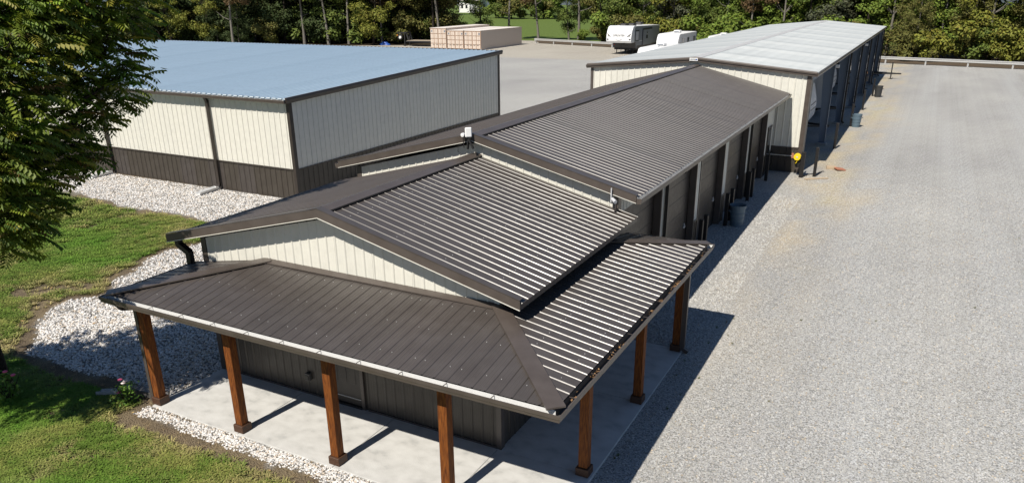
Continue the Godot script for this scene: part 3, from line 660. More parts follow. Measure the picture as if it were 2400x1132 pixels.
func make_storage() -> void:
	var t := thing("storage_building", "large ivory and brown metal storage building with pale blue-grey low roof", "building")
	var pb := rib_profile(0.3048, 3, 0.085, 0.03, 0.045, 0.006)
	var wl := rib_profile(0.3048, 3, 0.07, 0.028, 0.03, 0.004)
	var x0 := -50.0; var x1 := -16.5; var z0 := -12.45; var z1 := -30.0
	var gy := 0.05
	var core := obj("core_wall", boxed(Vector3(x0, gy - 0.2, z1), Vector3(x1, 4.08, z0)), M.ivory, t)
	var fw := obj("front_wall", boxed(Vector3(x0, gy, z0), Vector3(x1, gy + 0.04, z0 + 0.03)), M.brown_dark, t)
	clad("wall_panel", fw, [M.ivory, M.ivory_b, M.ivory], Vector3(x0, 0, z0 + 0.004), Vector3.RIGHT, Vector3.UP, Vector3.BACK, wl, 0.0, x1 - x0 - 0.1, [[0, 1.37]], [[0, 4.08]], 0.003)
	clad("wall_panel", fw, [M.brown_wall, M.brown_wall, M.brown], Vector3(x0, 0, z0 + 0.005), Vector3.RIGHT, Vector3.UP, Vector3.BACK, wl, 0.0, x1 - x0 - 0.1, [[0, gy + 0.03]], [[0, 1.32]], 0.003)
	obj("ledge_trim", boxed(Vector3(x0, 1.31, z0), Vector3(x1 - 0.1, 1.365, z0 + 0.045)), M.brown_dark, fw)
	var rw := obj("right_wall", boxed(Vector3(x1, gy, z1), Vector3(x1 + 0.03, gy + 0.04, z0)), M.brown_dark, t)
	clad("wall_panel", rw, [M.ivory, M.ivory_b, M.ivory], Vector3(x1 + 0.004, 0, z0 - 0.1), Vector3.FORWARD, Vector3.UP, Vector3.RIGHT, wl, 0.0, 17.35, [[0, 1.37]], [[0, 4.1], [17.35, 4.74]], 0.003)
	clad("wall_panel", rw, [M.brown_wall], Vector3(x1 + 0.005, 0, z0 - 0.1), Vector3.FORWARD, Vector3.UP, Vector3.RIGHT, wl, 0.0, 17.35, [[0, gy + 0.03]], [[0, 1.32]], 0.003)
	obj("ledge_trim", boxed(Vector3(x1, 1.31, z1 + 0.1), Vector3(x1 + 0.045, 1.365, z0 - 0.1)), M.brown_dark, rw)
	var up := MB.new()   # wall that rises under the sloping roof
	up.extrude([[z0, 4.0], [z0, 4.1], [z1, 4.76], [z1, 4.0]], Vector3(x0, 0, 0), Vector3.BACK, Vector3.UP, Vector3(x1 - x0, 0, 0))
	obj("upper_wall", up, M.ivory, core)
	obj("corner_trim", boxed(Vector3(x1 - 0.1, gy, z0 - 0.14), Vector3(x1 + 0.05, 4.12, z0 + 0.05)), M.brown_dark, t)
	obj("corner_trim", boxed(Vector3(x1 - 0.1, gy, z1 - 0.05), Vector3(x1 + 0.05, 4.75, z1 + 0.12)), M.brown_dark, t)
	# single-slope roof rising away
	var ya := 4.27; var yb := 4.92; var za := -12.2; var zb := -30.15
	var rx := x1 + 0.14
	var rs := MB.new()
	rs.extrude([[za, ya - 0.04], [zb, yb - 0.04], [zb, yb - 0.16], [za, ya - 0.16]], Vector3(x0 - 0.1, 0, 0), Vector3.BACK, Vector3.UP, Vector3(rx - x0 + 0.1, 0, 0))
	var r := obj("roof", rs, M.blue_roof_b, t)
	var d := Vector3(0, yb - ya, zb - za)
	var f := d.normalized()
	clad("roof_panel", r, [M.blue_roof, M.blue_roof_b, M.blue_roof_c, M.blue_roof], Vector3(x0 - 0.1, ya - 0.036, za), Vector3.RIGHT, f, Vector3.RIGHT.cross(f), pb, 0.0, rx - x0 + 0.1, [[0, -0.04]], [[0, d.length()]])
	var b := MB.new()
	b.extrude([[0.0, 0.03], [0.07, 0.02], [0.09, -0.06], [0.05, -0.2], [0.0, -0.2]], Vector3(rx - 0.02, ya, za + 0.03), Vector3.RIGHT, Vector3.UP, d + Vector3(0, 0, -0.06))
	obj("rake_trim", b, M.brown_dark, r)
	obj("back_trim", boxed(Vector3(x0 - 0.1, yb - 0.2, zb - 0.04), Vector3(rx, yb + 0.01, zb - 0.005)), M.brown_dark, r)
	obj("closure_strip", boxed(Vector3(x0 - 0.1, ya - 0.045, za - 0.03), Vector3(rx - 0.03, ya - 0.012, za - 0.01)), M.gutter_white, r)
	gutter("gutter", t, Vector3(x0, ya - 0.06, za + 0.005), Vector3(rx, ya - 0.06, za + 0.005), Vector3.BACK, 0.13, 0.13, 0.0, 0.0, 0.0)
	for x in [-21.03, -28.25, -35.47, -42.7]:
		spout("downspout", t, [Vector3(x, 4.12, -12.22), Vector3(x, 3.98, -12.3), Vector3(x, 3.9, -12.34), Vector3(x, 0.28, -12.34), Vector3(x, 0.16, -12.2)], M.brown_dark, 0.13, 0.1)
	rebase(t, Vector3(-33.2, 0.05, -21.2))

# ---- vehicles
func wheel(parent: Node3D, at: Vector3, r: float, w: float, rim: Material) -> void:
	var b := MB.new()
	b.lathe([[r * 0.55, -w / 2], [r * 0.9, -w / 2], [r, -w / 2 + 0.03], [r, w / 2 - 0.03], [r * 0.9, w / 2], [r * 0.55, w / 2]], 18)
	var o := obj("wheel", b, M.rubber, parent, at)
	o.rotation.z = PI / 2
	b = MB.new()
	b.lathe([[0.0, -w * 0.3], [r * 0.2, -w * 0.34], [r * 0.5, -w * 0.2], [r * 0.57, -w * 0.46], [r * 0.57, w * 0.46], [r * 0.5, w * 0.2], [r * 0.2, w * 0.34], [0.0, w * 0.3]], 18)
	obj("rim", b, rim, o)
# camper: nose towards +z. d: length, width, height, side, cap, stripe materials
func camper(called: String, label: String, at: Vector3, turn: float, L: float, W: float, H: float, side: Material, nose: Material, band: Material, group := "", text := "", rear := "") -> Node3D:
	var t := thing(called, label, "camper trailer", at, turn, group)
	var h := L / 2; var x := W / 2
	var b := MB.new()
	b.extrude([[-h, 0.62], [h - 0.7, 0.62], [h - 0.7, H - 0.05], [h - 1.0, H], [-h + 0.15, H], [-h, H - 0.15]], Vector3(-x, 0, 0), Vector3.BACK, Vector3.UP, Vector3(W, 0, 0))
	var body := obj("body", b, side, t)
	b = MB.new()   # rounded front
	var cp := [[h - 0.72, 0.6], [h - 0.25, 0.62], [h - 0.05, 0.95], [h, 1.5], [h - 0.06, 2.0], [h - 0.25, H - 0.45], [h - 0.6, H - 0.06], [h - 1.0, H + 0.015], [h - 1.02, H - 0.2], [h - 0.72, H - 0.4]]
	b.extrude(cp, Vector3(-x - 0.01, 0, 0), Vector3.BACK, Vector3.UP, Vector3(W + 0.02, 0, 0))
	var cap_ := obj("front_cap", b, nose, t)
	obj("front_line", boxed(Vector3(-x * 0.8, 1.42, h - 0.02), Vector3(x * 0.8, 1.46, h + 0.008)), M.dark_side, cap_)
	obj("front_line", boxed(Vector3(-x * 0.8, 1.72, h - 0.04), Vector3(x * 0.8, 1.75, h - 0.004)), M.dark_side, cap_)
	obj("roof", boxed(Vector3(-x - 0.02, H - 0.02, -h + 0.1), Vector3(x + 0.02, H + 0.03, h - 1.0), 0.015), M.white, t)
	obj("chassis", boxed(Vector3(-x + 0.15, 0.42, -h + 0.1), Vector3(x - 0.15, 0.62, h - 0.5)), M.black, t)
	for s in [-1.0, 1.0]:
		for z in [-0.75, 0.2]:
			wheel(t, Vector3(s * (x - 0.14), 0.36, z), 0.36, 0.22, M.white)
		obj("stripe", boxed(Vector3(s * x - 0.006, 1.0, -h + 0.2), Vector3(s * x + 0.006, 1.25, h - 0.75)), band, body)
		obj("stripe", boxed(Vector3(s * x - 0.007, 1.35, -h + 0.6), Vector3(s * x + 0.007, 1.42, h - 0.9)), M.dark_side, body)
		for z in [-h + 1.0, -0.4, h - 2.4]:
			var wf := obj("window", boxed(Vector3(s * x - 0.012, 1.75, z - 0.45), Vector3(s * x + 0.012, 2.4, z + 0.45), 0.008), M.black, body)
			obj("pane", boxed(Vector3(s * x - 0.016, 1.8, z - 0.4), Vector3(s * x + 0.016, 2.35, z + 0.4)), M.glass, wf)
	obj("tail_light", boxed(Vector3(-x + 0.1, 0.95, -h - 0.015), Vector3(-x + 0.3, 1.1, -h + 0.01)), M.red, t)
	obj("tail_light", boxed(Vector3(x - 0.3, 0.95, -h - 0.015), Vector3(x - 0.1, 1.1, -h + 0.01)), M.red, t)
	obj("marker_light", boxed(Vector3(x - 0.005, 0.78, h - 1.0), Vector3(x + 0.015, 0.86, h - 0.82)), M.amber, t)
	var ac := obj("air_conditioner", boxed(Vector3(-0.4, H + 0.03, -0.6), Vector3(0.4, H + 0.33, 0.45), 0.1), M.white, t)
	obj("grille", boxed(Vector3(-0.3, H + 0.1, 0.44), Vector3(0.3, H + 0.25, 0.46)), M.grey_side, ac)
	obj("roof_vent", boxed(Vector3(-0.2, H + 0.03, h - 2.6), Vector3(0.2, H + 0.15, h - 2.2), 0.04), M.white, t)
	var hz := MB.new()
	hz.beam(Vector3(-x + 0.5, 0.5, h - 0.6), Vector3(0, 0.5, h + 1.0), 0.09, 0.11); hz.beam(Vector3(x - 0.5, 0.5, h - 0.6), Vector3(0, 0.5, h + 1.0), 0.09, 0.11)
	var hi := obj("hitch", hz, M.black, t)
	var jk := MB.new(); jk.tube([Vector3(0, 0.0, h + 0.75), Vector3(0, 0.95, h + 0.75)], [0.04, 0.04], 8); jk.lathe([[0.0, 0.0], [0.1, 0.0], [0.1, 0.03], [0.0, 0.04]], 10, Vector3(0, 0, h + 0.75))
	obj("jack", jk, M.black, hi)
	if text:
		word(t, text, 0.28, Vector3(x + 0.012, 1.5, h - 2.2), PI / 2, M.dark_side)
	if rear:
		word(t, rear, 0.24, Vector3(0.2, 1.25, -h - 0.012), PI, M.dark_side)
		var mo := MB.new(); mo.beam(Vector3(0.75, 1.32, -h - 0.01), Vector3(0.15, 1.62, -h - 0.01), 0.02, 0.04); mo.beam(Vector3(0.15, 1.62, -h - 0.01), Vector3(-0.5, 1.3, -h - 0.01), 0.02, 0.04)
		obj("mountain_mark", mo, M.dark_side, t)
		obj("rear_line", boxed(Vector3(-x * 0.8, 2.2, -h - 0.012), Vector3(x * 0.5, 2.24, -h + 0.01)), M.dark_side, t)
	return t
func word(parent, text: String, high: float, at: Vector3, turn: float, m: Material, tilt := 0.0) -> MeshInstance3D:
	var f := SystemFont.new()
	f.font_names = PackedStringArray(["Droid Sans"])
	f.font_weight = 700
	var tm := TextMesh.new()
	tm.text = text; tm.font = f; tm.font_size = 32; tm.pixel_size = high / 24.0; tm.depth = 0.012; tm.curve_step = 2.0
	var o := obj("lettering", tm, m, parent, at)
	o.rotation = Vector3(tilt, turn, 0)
	return o
func make_fifth_wheel() -> void:
	var t := thing("fifth_wheel_camper", "big white-nosed fifth-wheel camper with grey sides and black roof units", "camper trailer", Vector3(-30.75, 0.17, -94.6))
	var h := 6.0; var x := 1.7; var H := 3.6
	var b := MB.new()
	b.extrude([[-h, 0.75], [h - 2.4, 0.75], [h - 2.2, 1.55], [h - 1.3, 1.55], [h - 1.3, H - 0.1], [-h + 0.2, H - 0.32], [-h, H - 0.6]], Vector3(-x, 0, 0), Vector3.BACK, Vector3.UP, Vector3(2 * x, 0, 0))
	var body := obj("body", b, M.grey_side, t)
	b = MB.new()
	b.extrude([[h - 1.32, 1.5], [h - 0.15, 1.5], [h, 1.75], [h - 0.02, 2.3], [h - 0.3, 3.0], [h - 0.75, H - 0.12], [h - 1.3, H], [h - 1.9, H - 0.02], [h - 1.9, H - 0.12], [h - 1.32, H - 0.3]], Vector3(-x - 0.02, 0, 0), Vector3.BACK, Vector3.UP, Vector3(2 * x + 0.04, 0, 0))
	var nose := obj("front_cap", b, M.gel_white, t)
	for s in [-1.0, 1.0]:   # printed swooshes and eye-shaped lamps
		var g := MB.new()
		g.quad(Vector3(s * x * 0.93, 2.0, h + 0.008), Vector3(s * x * 0.3, 1.52, h - 0.1), Vector3(s * x * 0.38, 1.52, h - 0.1), Vector3(s * x * 0.98, 2.1, h + 0.006))
		obj("swoosh", g, M.pale_side, nose)
		g = MB.new()
		g.tri(Vector3(s * x * 0.62, 2.28, h + 0.005), Vector3(s * x * 0.98, 2.75, h - 0.16), Vector3(s * x * 0.9, 2.34, h + 0.004))
		obj("dark_flash", g, M.dark_side, nose)
		obj("lamp", boxed(Vector3(s * x * 0.9 - 0.12, 1.85, h - 0.03), Vector3(s * x * 0.9 + 0.12, 2.0, h + 0.015), 0.03), M.black, nose)
	var ch := MB.new()
	ch.beam(Vector3(-0.45, 1.98, h + 0.01), Vector3(0, 1.8, h + 0.01), 0.02, 0.08); ch.beam(Vector3(0.45, 1.98, h + 0.01), Vector3(0, 1.8, h + 0.01), 0.02, 0.08)
	obj("emblem", ch, M.pale_side, nose)
	word(nose, "SPRINTER", 0.26, Vector3(0, 2.43, h - 0.035), 0.0, M.dark_side, -0.3)
	obj("roof", boxed(Vector3(-x - 0.02, H - 0.36, -h + 0.2), Vector3(x + 0.02, H - 0.3, -h + 2.0), 0.01), M.white, t)
	var rf := MB.new()
	rf.extrude([[-h + 0.2, H - 0.32], [h - 1.3, H - 0.1], [h - 1.3, H - 0.03], [-h + 0.2, H - 0.26]], Vector3(-x - 0.025, 0, 0), Vector3.BACK, Vector3.UP, Vector3(2 * x + 0.05, 0, 0))
	obj("roof_skin", rf, M.white, t)
	for q in [[h - 2.4, -0.2], [h - 3.6, 0.5], [-h + 3.4, -0.2]]:
		var ac := obj("roof_unit", boxed(Vector3(q[1] - 0.45, H - 0.14, q[0] - 0.6), Vector3(q[1] + 0.45, H + 0.22, q[0] + 0.4), 0.1), M.black, t)
		obj("grille", boxed(Vector3(q[1] - 0.3, H - 0.05, q[0] + 0.39), Vector3(q[1] + 0.3, H + 0.12, q[0] + 0.41)), M.dark_side, ac)
	for s in [-1.0, 1.0]:
		var sl := obj("slide_out", boxed(Vector3(s * x - 0.02, 1.0, -2.4), Vector3(s * (x + 0.05) + 0.02, 3.05, 1.4), 0.02), M.grey_side, body)
		obj("slide_trim", boxed(Vector3(s * (x + 0.05) - 0.03, 2.95, -2.45), Vector3(s * (x + 0.05) + 0.03, 3.12, 1.45)), M.black, sl)
		obj("slide_trim", boxed(Vector3(s * (x + 0.05) - 0.03, 1.0, 1.36), Vector3(s * (x + 0.05) + 0.03, 2.95, 1.45)), M.black, sl)
		obj("pane", boxed(Vector3(s * (x + 0.06) - 0.025, 1.8, -0.6), Vector3(s * (x + 0.06) + 0.025, 2.25, 0.0)), M.glass, sl)
		obj("pane", boxed(Vector3(s * (x + 0.06) - 0.025, 2.45, -0.5), Vector3(s * (x + 0.06) + 0.025, 2.65, -0.2)), M.glass, sl)
		var ow := obj("window", boxed(Vector3(s * x - 0.03, 1.65, 2.9), Vector3(s * x + 0.03, 3.0, 4.3), 0.01), M.black, body)
		obj("pane", boxed(Vector3(s * x - 0.035, 1.75, 3.05), Vector3(s * x + 0.035, 2.85, 4.2)), M.pale_side, ow)
		obj("stripe", boxed(Vector3(s * x - 0.01, 1.55, 1.5), Vector3(s * x + 0.01, 1.62, 2.8)), M.gel_white, body)
		obj("skirt", boxed(Vector3(s * x - 0.012, 0.75, -h + 0.2), Vector3(s * x + 0.012, 1.05, 3.6)), M.dark_side, body)
		for z in [-2.2, -1.2]:
			wheel(t, Vector3(s * (x - 0.16), 0.38, z), 0.38, 0.24, M.steel)
		var jl := MB.new(); jl.beam(Vector3(s * 1.2, 0.75, h - 2.7), Vector3(s * 1.2, 0.03, h - 2.7), 0.09, 0.09); jl.box(Vector3(s * 1.2 - 0.13, 0, h - 2.83), Vector3(s * 1.2 + 0.13, 0.04, h - 2.57))
		obj("landing_leg", jl, M.black, t)
	var lk := obj("front_locker", boxed(Vector3(-x + 0.15, 0.75, h - 2.42), Vector3(x - 0.15, 1.52, h - 2.2), 0.02), M.dark_side, t)
	obj("locker_door", boxed(Vector3(-0.9, 0.86, h - 2.22), Vector3(1.1, 1.4, h - 2.17), 0.015), M.dark_side, lk)
	obj("warning_light", boxed(Vector3(-1.45, 1.1, h - 2.21), Vector3(-1.33, 1.22, h - 2.16)), M.red, lk)
	obj("chassis", boxed(Vector3(-x + 0.2, 0.5, -h + 0.1), Vector3(x - 0.2, 0.75, h - 2.5)), M.black, t)
	var pin := MB.new(); pin.hexa([Vector3(-0.25, 1.2, h - 0.9), Vector3(0.25, 1.2, h - 0.9), Vector3(0.25, 1.2, h - 1.3), Vector3(-0.25, 1.2, h - 1.3), Vector3(-0.4, 1.52, h - 0.7), Vector3(0.4, 1.52, h - 0.7), Vector3(0.4, 1.52, h - 2.0), Vector3(-0.4, 1.52, h - 2.0)])
	obj("pin_box", pin, M.black, t)
	var st := MB.new(); st.tube([Vector3(0, 0, h - 1.1), Vector3(0, 1.2, h - 1.1)], [0.035, 0.035], 8); st.lathe([[0.0, 0.0], [0.2, 0.0], [0.16, 0.06], [0.0, 0.12]], 10, Vector3(0, 0, h - 1.1))
	obj("pin_stand", st, M.black, t)

func make_gooseneck() -> void:
	var t := thing("gooseneck_trailer", "black gooseneck flatbed trailer with white-rimmed spare wheel beside the containers", "trailer", Vector3(-66.6, 0.17, -93.6), 0.12)
	var b := MB.new()
	b.box(Vector3(-1.0, 0.62, -1.2), Vector3(8.5, 0.82, 1.2)); obj("deck_frame", b, M.black, t)
	for k in 8:
		obj("deck_board", boxed(Vector3(-0.9, 0.822, -1.15 + k * 0.29), Vector3(8.4, 0.86, -1.15 + k * 0.29 + 0.27), 0.006), M.weathered, t)
	b = MB.new()
	for z in [-0.55, 0.55]:
		b.beam(Vector3(-0.8, 0.72, z), Vector3(-1.2, 2.0, z), 0.16, 0.22); b.beam(Vector3(-1.2, 1.95, z), Vector3(-3.1, 1.95, 0.0), 0.16, 0.2)
	b.box(Vector3(-1.35, 1.9, -0.75), Vector3(-1.1, 2.08, 0.75))
	obj("neck", b, M.black, t)
	b = MB.new(); b.tube([Vector3(-3.0, 1.0, 0), Vector3(-3.0, 2.0, 0)], [0.07, 0.07], 8); obj("coupler", b, M.black, t)
	for z in [-0.8, 0.8]:
		b = MB.new(); b.beam(Vector3(-1.4, 0.02, z), Vector3(-1.4, 2.0, z), 0.13, 0.13); b.box(Vector3(-1.55, 0.0, z - 0.15), Vector3(-1.25, 0.04, z + 0.15)); obj("jack_leg", b, M.black, t)
	wheel(t, Vector3(-2.2, 1.35, 0.75), 0.42, 0.25, M.white)
	t.get_node("wheel").rotation = Vector3(PI / 2, 0, 0)
	b = MB.new(); b.beam(Vector3(-2.2, 1.35, 0.65), Vector3(-2.2, 1.95, 0.1), 0.08, 0.08); obj("wheel_bracket", b, M.black, t)
	obj("side_lamp", boxed(Vector3(-3.15, 1.5, 0.06), Vector3(-3.0, 1.66, 0.16), 0.02), M.amber, t)
	for z in [-1.0, 1.0]:
		for x in [5.4, 6.3]:
			wheel(t, Vector3(x, 0.38, z * 0.9), 0.38, 0.24, M.white)
	for w in t.get_children():
		if w.name.begins_with("wheel") and w.position.x > 5.0: w.rotation = Vector3(PI / 2, 0, 0)

func make_utility_trailer() -> void:
	var t := thing("utility_trailer", "low black flat trailer with its drawbar poking out of the last shelter bay", "trailer", Vector3(0.2, 0.17, -71.2))
	var b := MB.new(); b.box(Vector3(-4.0, 0.45, -1.0), Vector3(1.2, 0.58, 1.0)); obj("deck_frame", b, M.black, t)
	b = MB.new(); b.beam(Vector3(1.1, 0.5, -0.8), Vector3(3.2, 0.5, 0), 0.1, 0.12); b.beam(Vector3(1.1, 0.5, 0.8), Vector3(3.2, 0.5, 0), 0.1, 0.12); b.box(Vector3(3.1, 0.44, -0.06), Vector3(3.6, 0.56, 0.06))
	obj("drawbar", b, M.black, t)
	b = MB.new(); b.tube([Vector3(2.75, 0.0, 0), Vector3(2.75, 1.5, 0)], [0.05, 0.05], 8); b.box(Vector3(2.6, 0, -0.14), Vector3(2.9, 0.03, 0.14)); obj("jack", b, M.black, t)
	for z in [-1.1, 1.1]:
		wheel(t, Vector3(-1.5, 0.34, z), 0.34, 0.2, M.white)
	for w in t.get_children():
		if w.name.begins_with("wheel"): w.rotation = Vector3(PI / 2, 0, 0)

func make_container(at: Vector3, W: float, H: float, L: float, label: String) -> void:
	var t := thing("shipping_container", label, "container", at, 0.0, "shipping containers side by side")
	var x := W / 2
	obj("shell", boxed(Vector3(-x + 0.03, 0.1, -L), Vector3(x - 0.03, H - 0.05, -0.06)), M.container, t)
	for s in [-1.0, 1.0]:   # corrugated sides
		var b := MB.new()
		var n := int(L / 0.28)
		var p := []
		for k in n:
			var o := -0.2 - k * (L - 0.4) / n
			p.append([o, 0.0]); p.append([o - 0.07, 0.036]); p.append([o - 0.14, 0.036]); p.append([o - 0.21, 0.0])
		for i in p.size() - 1:
			b.quad(Vector3(s * (x - 0.045 + p[i][1]), 0.16, p[i][0]), Vector3(s * (x - 0.045 + p[i][1]), H - 0.12, p[i][0]), Vector3(s * (x - 0.045 + p[i + 1][1]), H - 0.12, p[i + 1][0]), Vector3(s * (x - 0.045 + p[i + 1][1]), 0.16, p[i + 1][0]))
		obj("side_wall", b, M.container, t)
		obj("top_rail", boxed(Vector3(s * x - 0.05, H - 0.12, -L), Vector3(s * x + 0.002, H, 0.0)), M.container, t)
		obj("bottom_rail", boxed(Vector3(s * x - 0.05, 0.0, -L), Vector3(s * x + 0.002, 0.16, 0.0)), M.container, t)
		for y in [0.0, H - 0.12]:
			obj("corner_casting", boxed(Vector3(s * x - 0.09, y, -0.17), Vector3(s * x + 0.008, y + 0.125, 0.012), 0.01), M.container if y < 0.1 else M.tan_side, t)
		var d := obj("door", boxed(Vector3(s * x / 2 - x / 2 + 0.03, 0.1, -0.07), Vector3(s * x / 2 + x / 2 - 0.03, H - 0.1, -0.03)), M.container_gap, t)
		for k in 4:
			var y0 := 0.14 + k * (H - 0.26) / 4.0
			for j in 2:
				var xa = s * x / 2 - x / 2 + 0.05 + j * (x - 0.1) / 2.0
				obj("door_panel", boxed(Vector3(xa, y0, -0.035), Vector3(xa + (x - 0.1) / 2.0 - 0.09, y0 + (H - 0.26) / 4.0 - 0.09, 0.0), 0.02), M.container, d)
		for q in [0.3, 0.7]:
			var rx = s * x * q
			var rd := MB.new(); rd.tube([Vector3(rx, 0.08, 0.02), Vector3(rx, H - 0.1, 0.02)], [0.022, 0.022], 6)
			obj("lock_rod", rd, M.container, d)
			obj("lock_handle", boxed(Vector3(rx - 0.03, 0.62, 0.02), Vector3(rx + 0.28 * -s, 0.68, 0.06)) if s < 0 else boxed(Vector3(rx - 0.28, 0.62, 0.02), Vector3(rx + 0.03, 0.68, 0.06)), M.tan_side, d)
		obj("number_plate", boxed(Vector3(s * x * 0.78 - 0.14, H - 0.62, -0.02), Vector3(s * x * 0.78 + 0.14, H - 0.34, 0.004)), M.grey_side, d)
	obj("roof", boxed(Vector3(-x + 0.04, H - 0.06, -L + 0.02), Vector3(x - 0.04, H - 0.012, -0.02)), M.container_roof, t)

# ---- small yard things
func bin(label: String, at: Vector3, m: Material, r := 0.29, h := 0.78) -> void:
	var t := thing("waste_bin", label, "bin", at)
	var b := MB.new()
	b.lathe([[0.0, 0.0], [r * 0.76, 0.0], [r * 0.78, 0.02], [r * 0.95, h * 0.86], [r, h * 0.88], [r * 1.02, h * 0.97], [r * 1.04, h], [r * 0.98, h], [r * 0.93, h * 0.9], [r * 0.74, 0.04], [0.0, 0.04]], 28)
	obj("body", b, m, t)
	for s in [-1.0, 1.0]:
		b = MB.new()
		b.tube([Vector3(s * r * 0.93, h * 0.72, -0.09), Vector3(s * (r + 0.06), h * 0.74, -0.09), Vector3(s * (r + 0.06), h * 0.74, 0.09), Vector3(s * r * 0.93, h * 0.72, 0.09)], [0.016, 0.016, 0.016, 0.016], 6)
		var hh := obj("handle", b, m, t)
		hh.rotation.y = 0.5
	for k in 3:
		b = MB.new()
		var rr := r * (0.8 + 0.045 * k)
		b.lathe([[rr, h * (0.18 + 0.22 * k)], [rr + 0.022, h * (0.19 + 0.22 * k)], [rr + 0.022, h * (0.21 + 0.22 * k)], [rr, h * (0.22 + 0.22 * k)]], 28)
		obj("band", b, m, t)
func bollard(label: String, at: Vector3, h: float, w := 0.13, group := "black square bollards") -> Node3D:
	var t := thing("bollard", label, "bollard", at, 0.03 * sin(at.z * 7.0), group)
	obj("shaft", boxed(Vector3(-w / 2, -0.05, -w / 2), Vector3(w / 2, h, w / 2), 0.008), M.bollard, t)
	obj("cap", boxed(Vector3(-w / 2 - 0.004, h, -w / 2 - 0.004), Vector3(w / 2 + 0.004, h + 0.02, w / 2 + 0.004), 0.008), M.bollard, t)
	return t
func make_guardrail() -> void:
	var t := thing("guardrail", "long galvanised guardrail in front of the woods at the lot's far edge", "guardrail", Vector3(-18, 0.17, -94))
	var pts := [Vector3(-51.5, 0.17, -106.2), Vector3(1.5, 0.17, -88.4), Vector3(34, 0.17, -82.0)]
	var all := []
	for i in 2:
		var n := int(pts[i].distance_to(pts[i + 1]) / 3.8)
		for k in n: all.append(pts[i].lerp(pts[i + 1], float(k) / n))
	all.append(pts[2])
	for i in all.size():
		obj("post", boxed(Vector3(-0.08, -0.1, -0.1), Vector3(0.08, 0.72, 0.08), 0.006), M.steel, t, all[i] - t.position)
		if i == all.size() - 1: break
		var a: Vector3 = all[i]; var b: Vector3 = all[i + 1]
		var f := (b - a).normalized(); var o := f.cross(Vector3.UP)
		if o.z < 0: o = -o
		var m := MB.new()
		m.extrude([[0.0, 0.0], [0.05, 0.04], [0.05, 0.1], [0.0, 0.14], [0.0, 0.18], [0.05, 0.22], [0.05, 0.28], [0.0, 0.32], [-0.012, 0.32], [-0.012, 0.0]], a + o * 0.11 + Vector3.UP * 0.44 + f * 0.003 - t.position, o, Vector3.UP, (b - a) - f * 0.006)
		obj("rail", m, M.steel, t)
	var e := MB.new(); e.box(Vector3(-0.2, 0.42, -0.1), Vector3(0.25, 0.78, 0.22)); obj("end_piece", e, M.steel, t, all[0] - t.position)

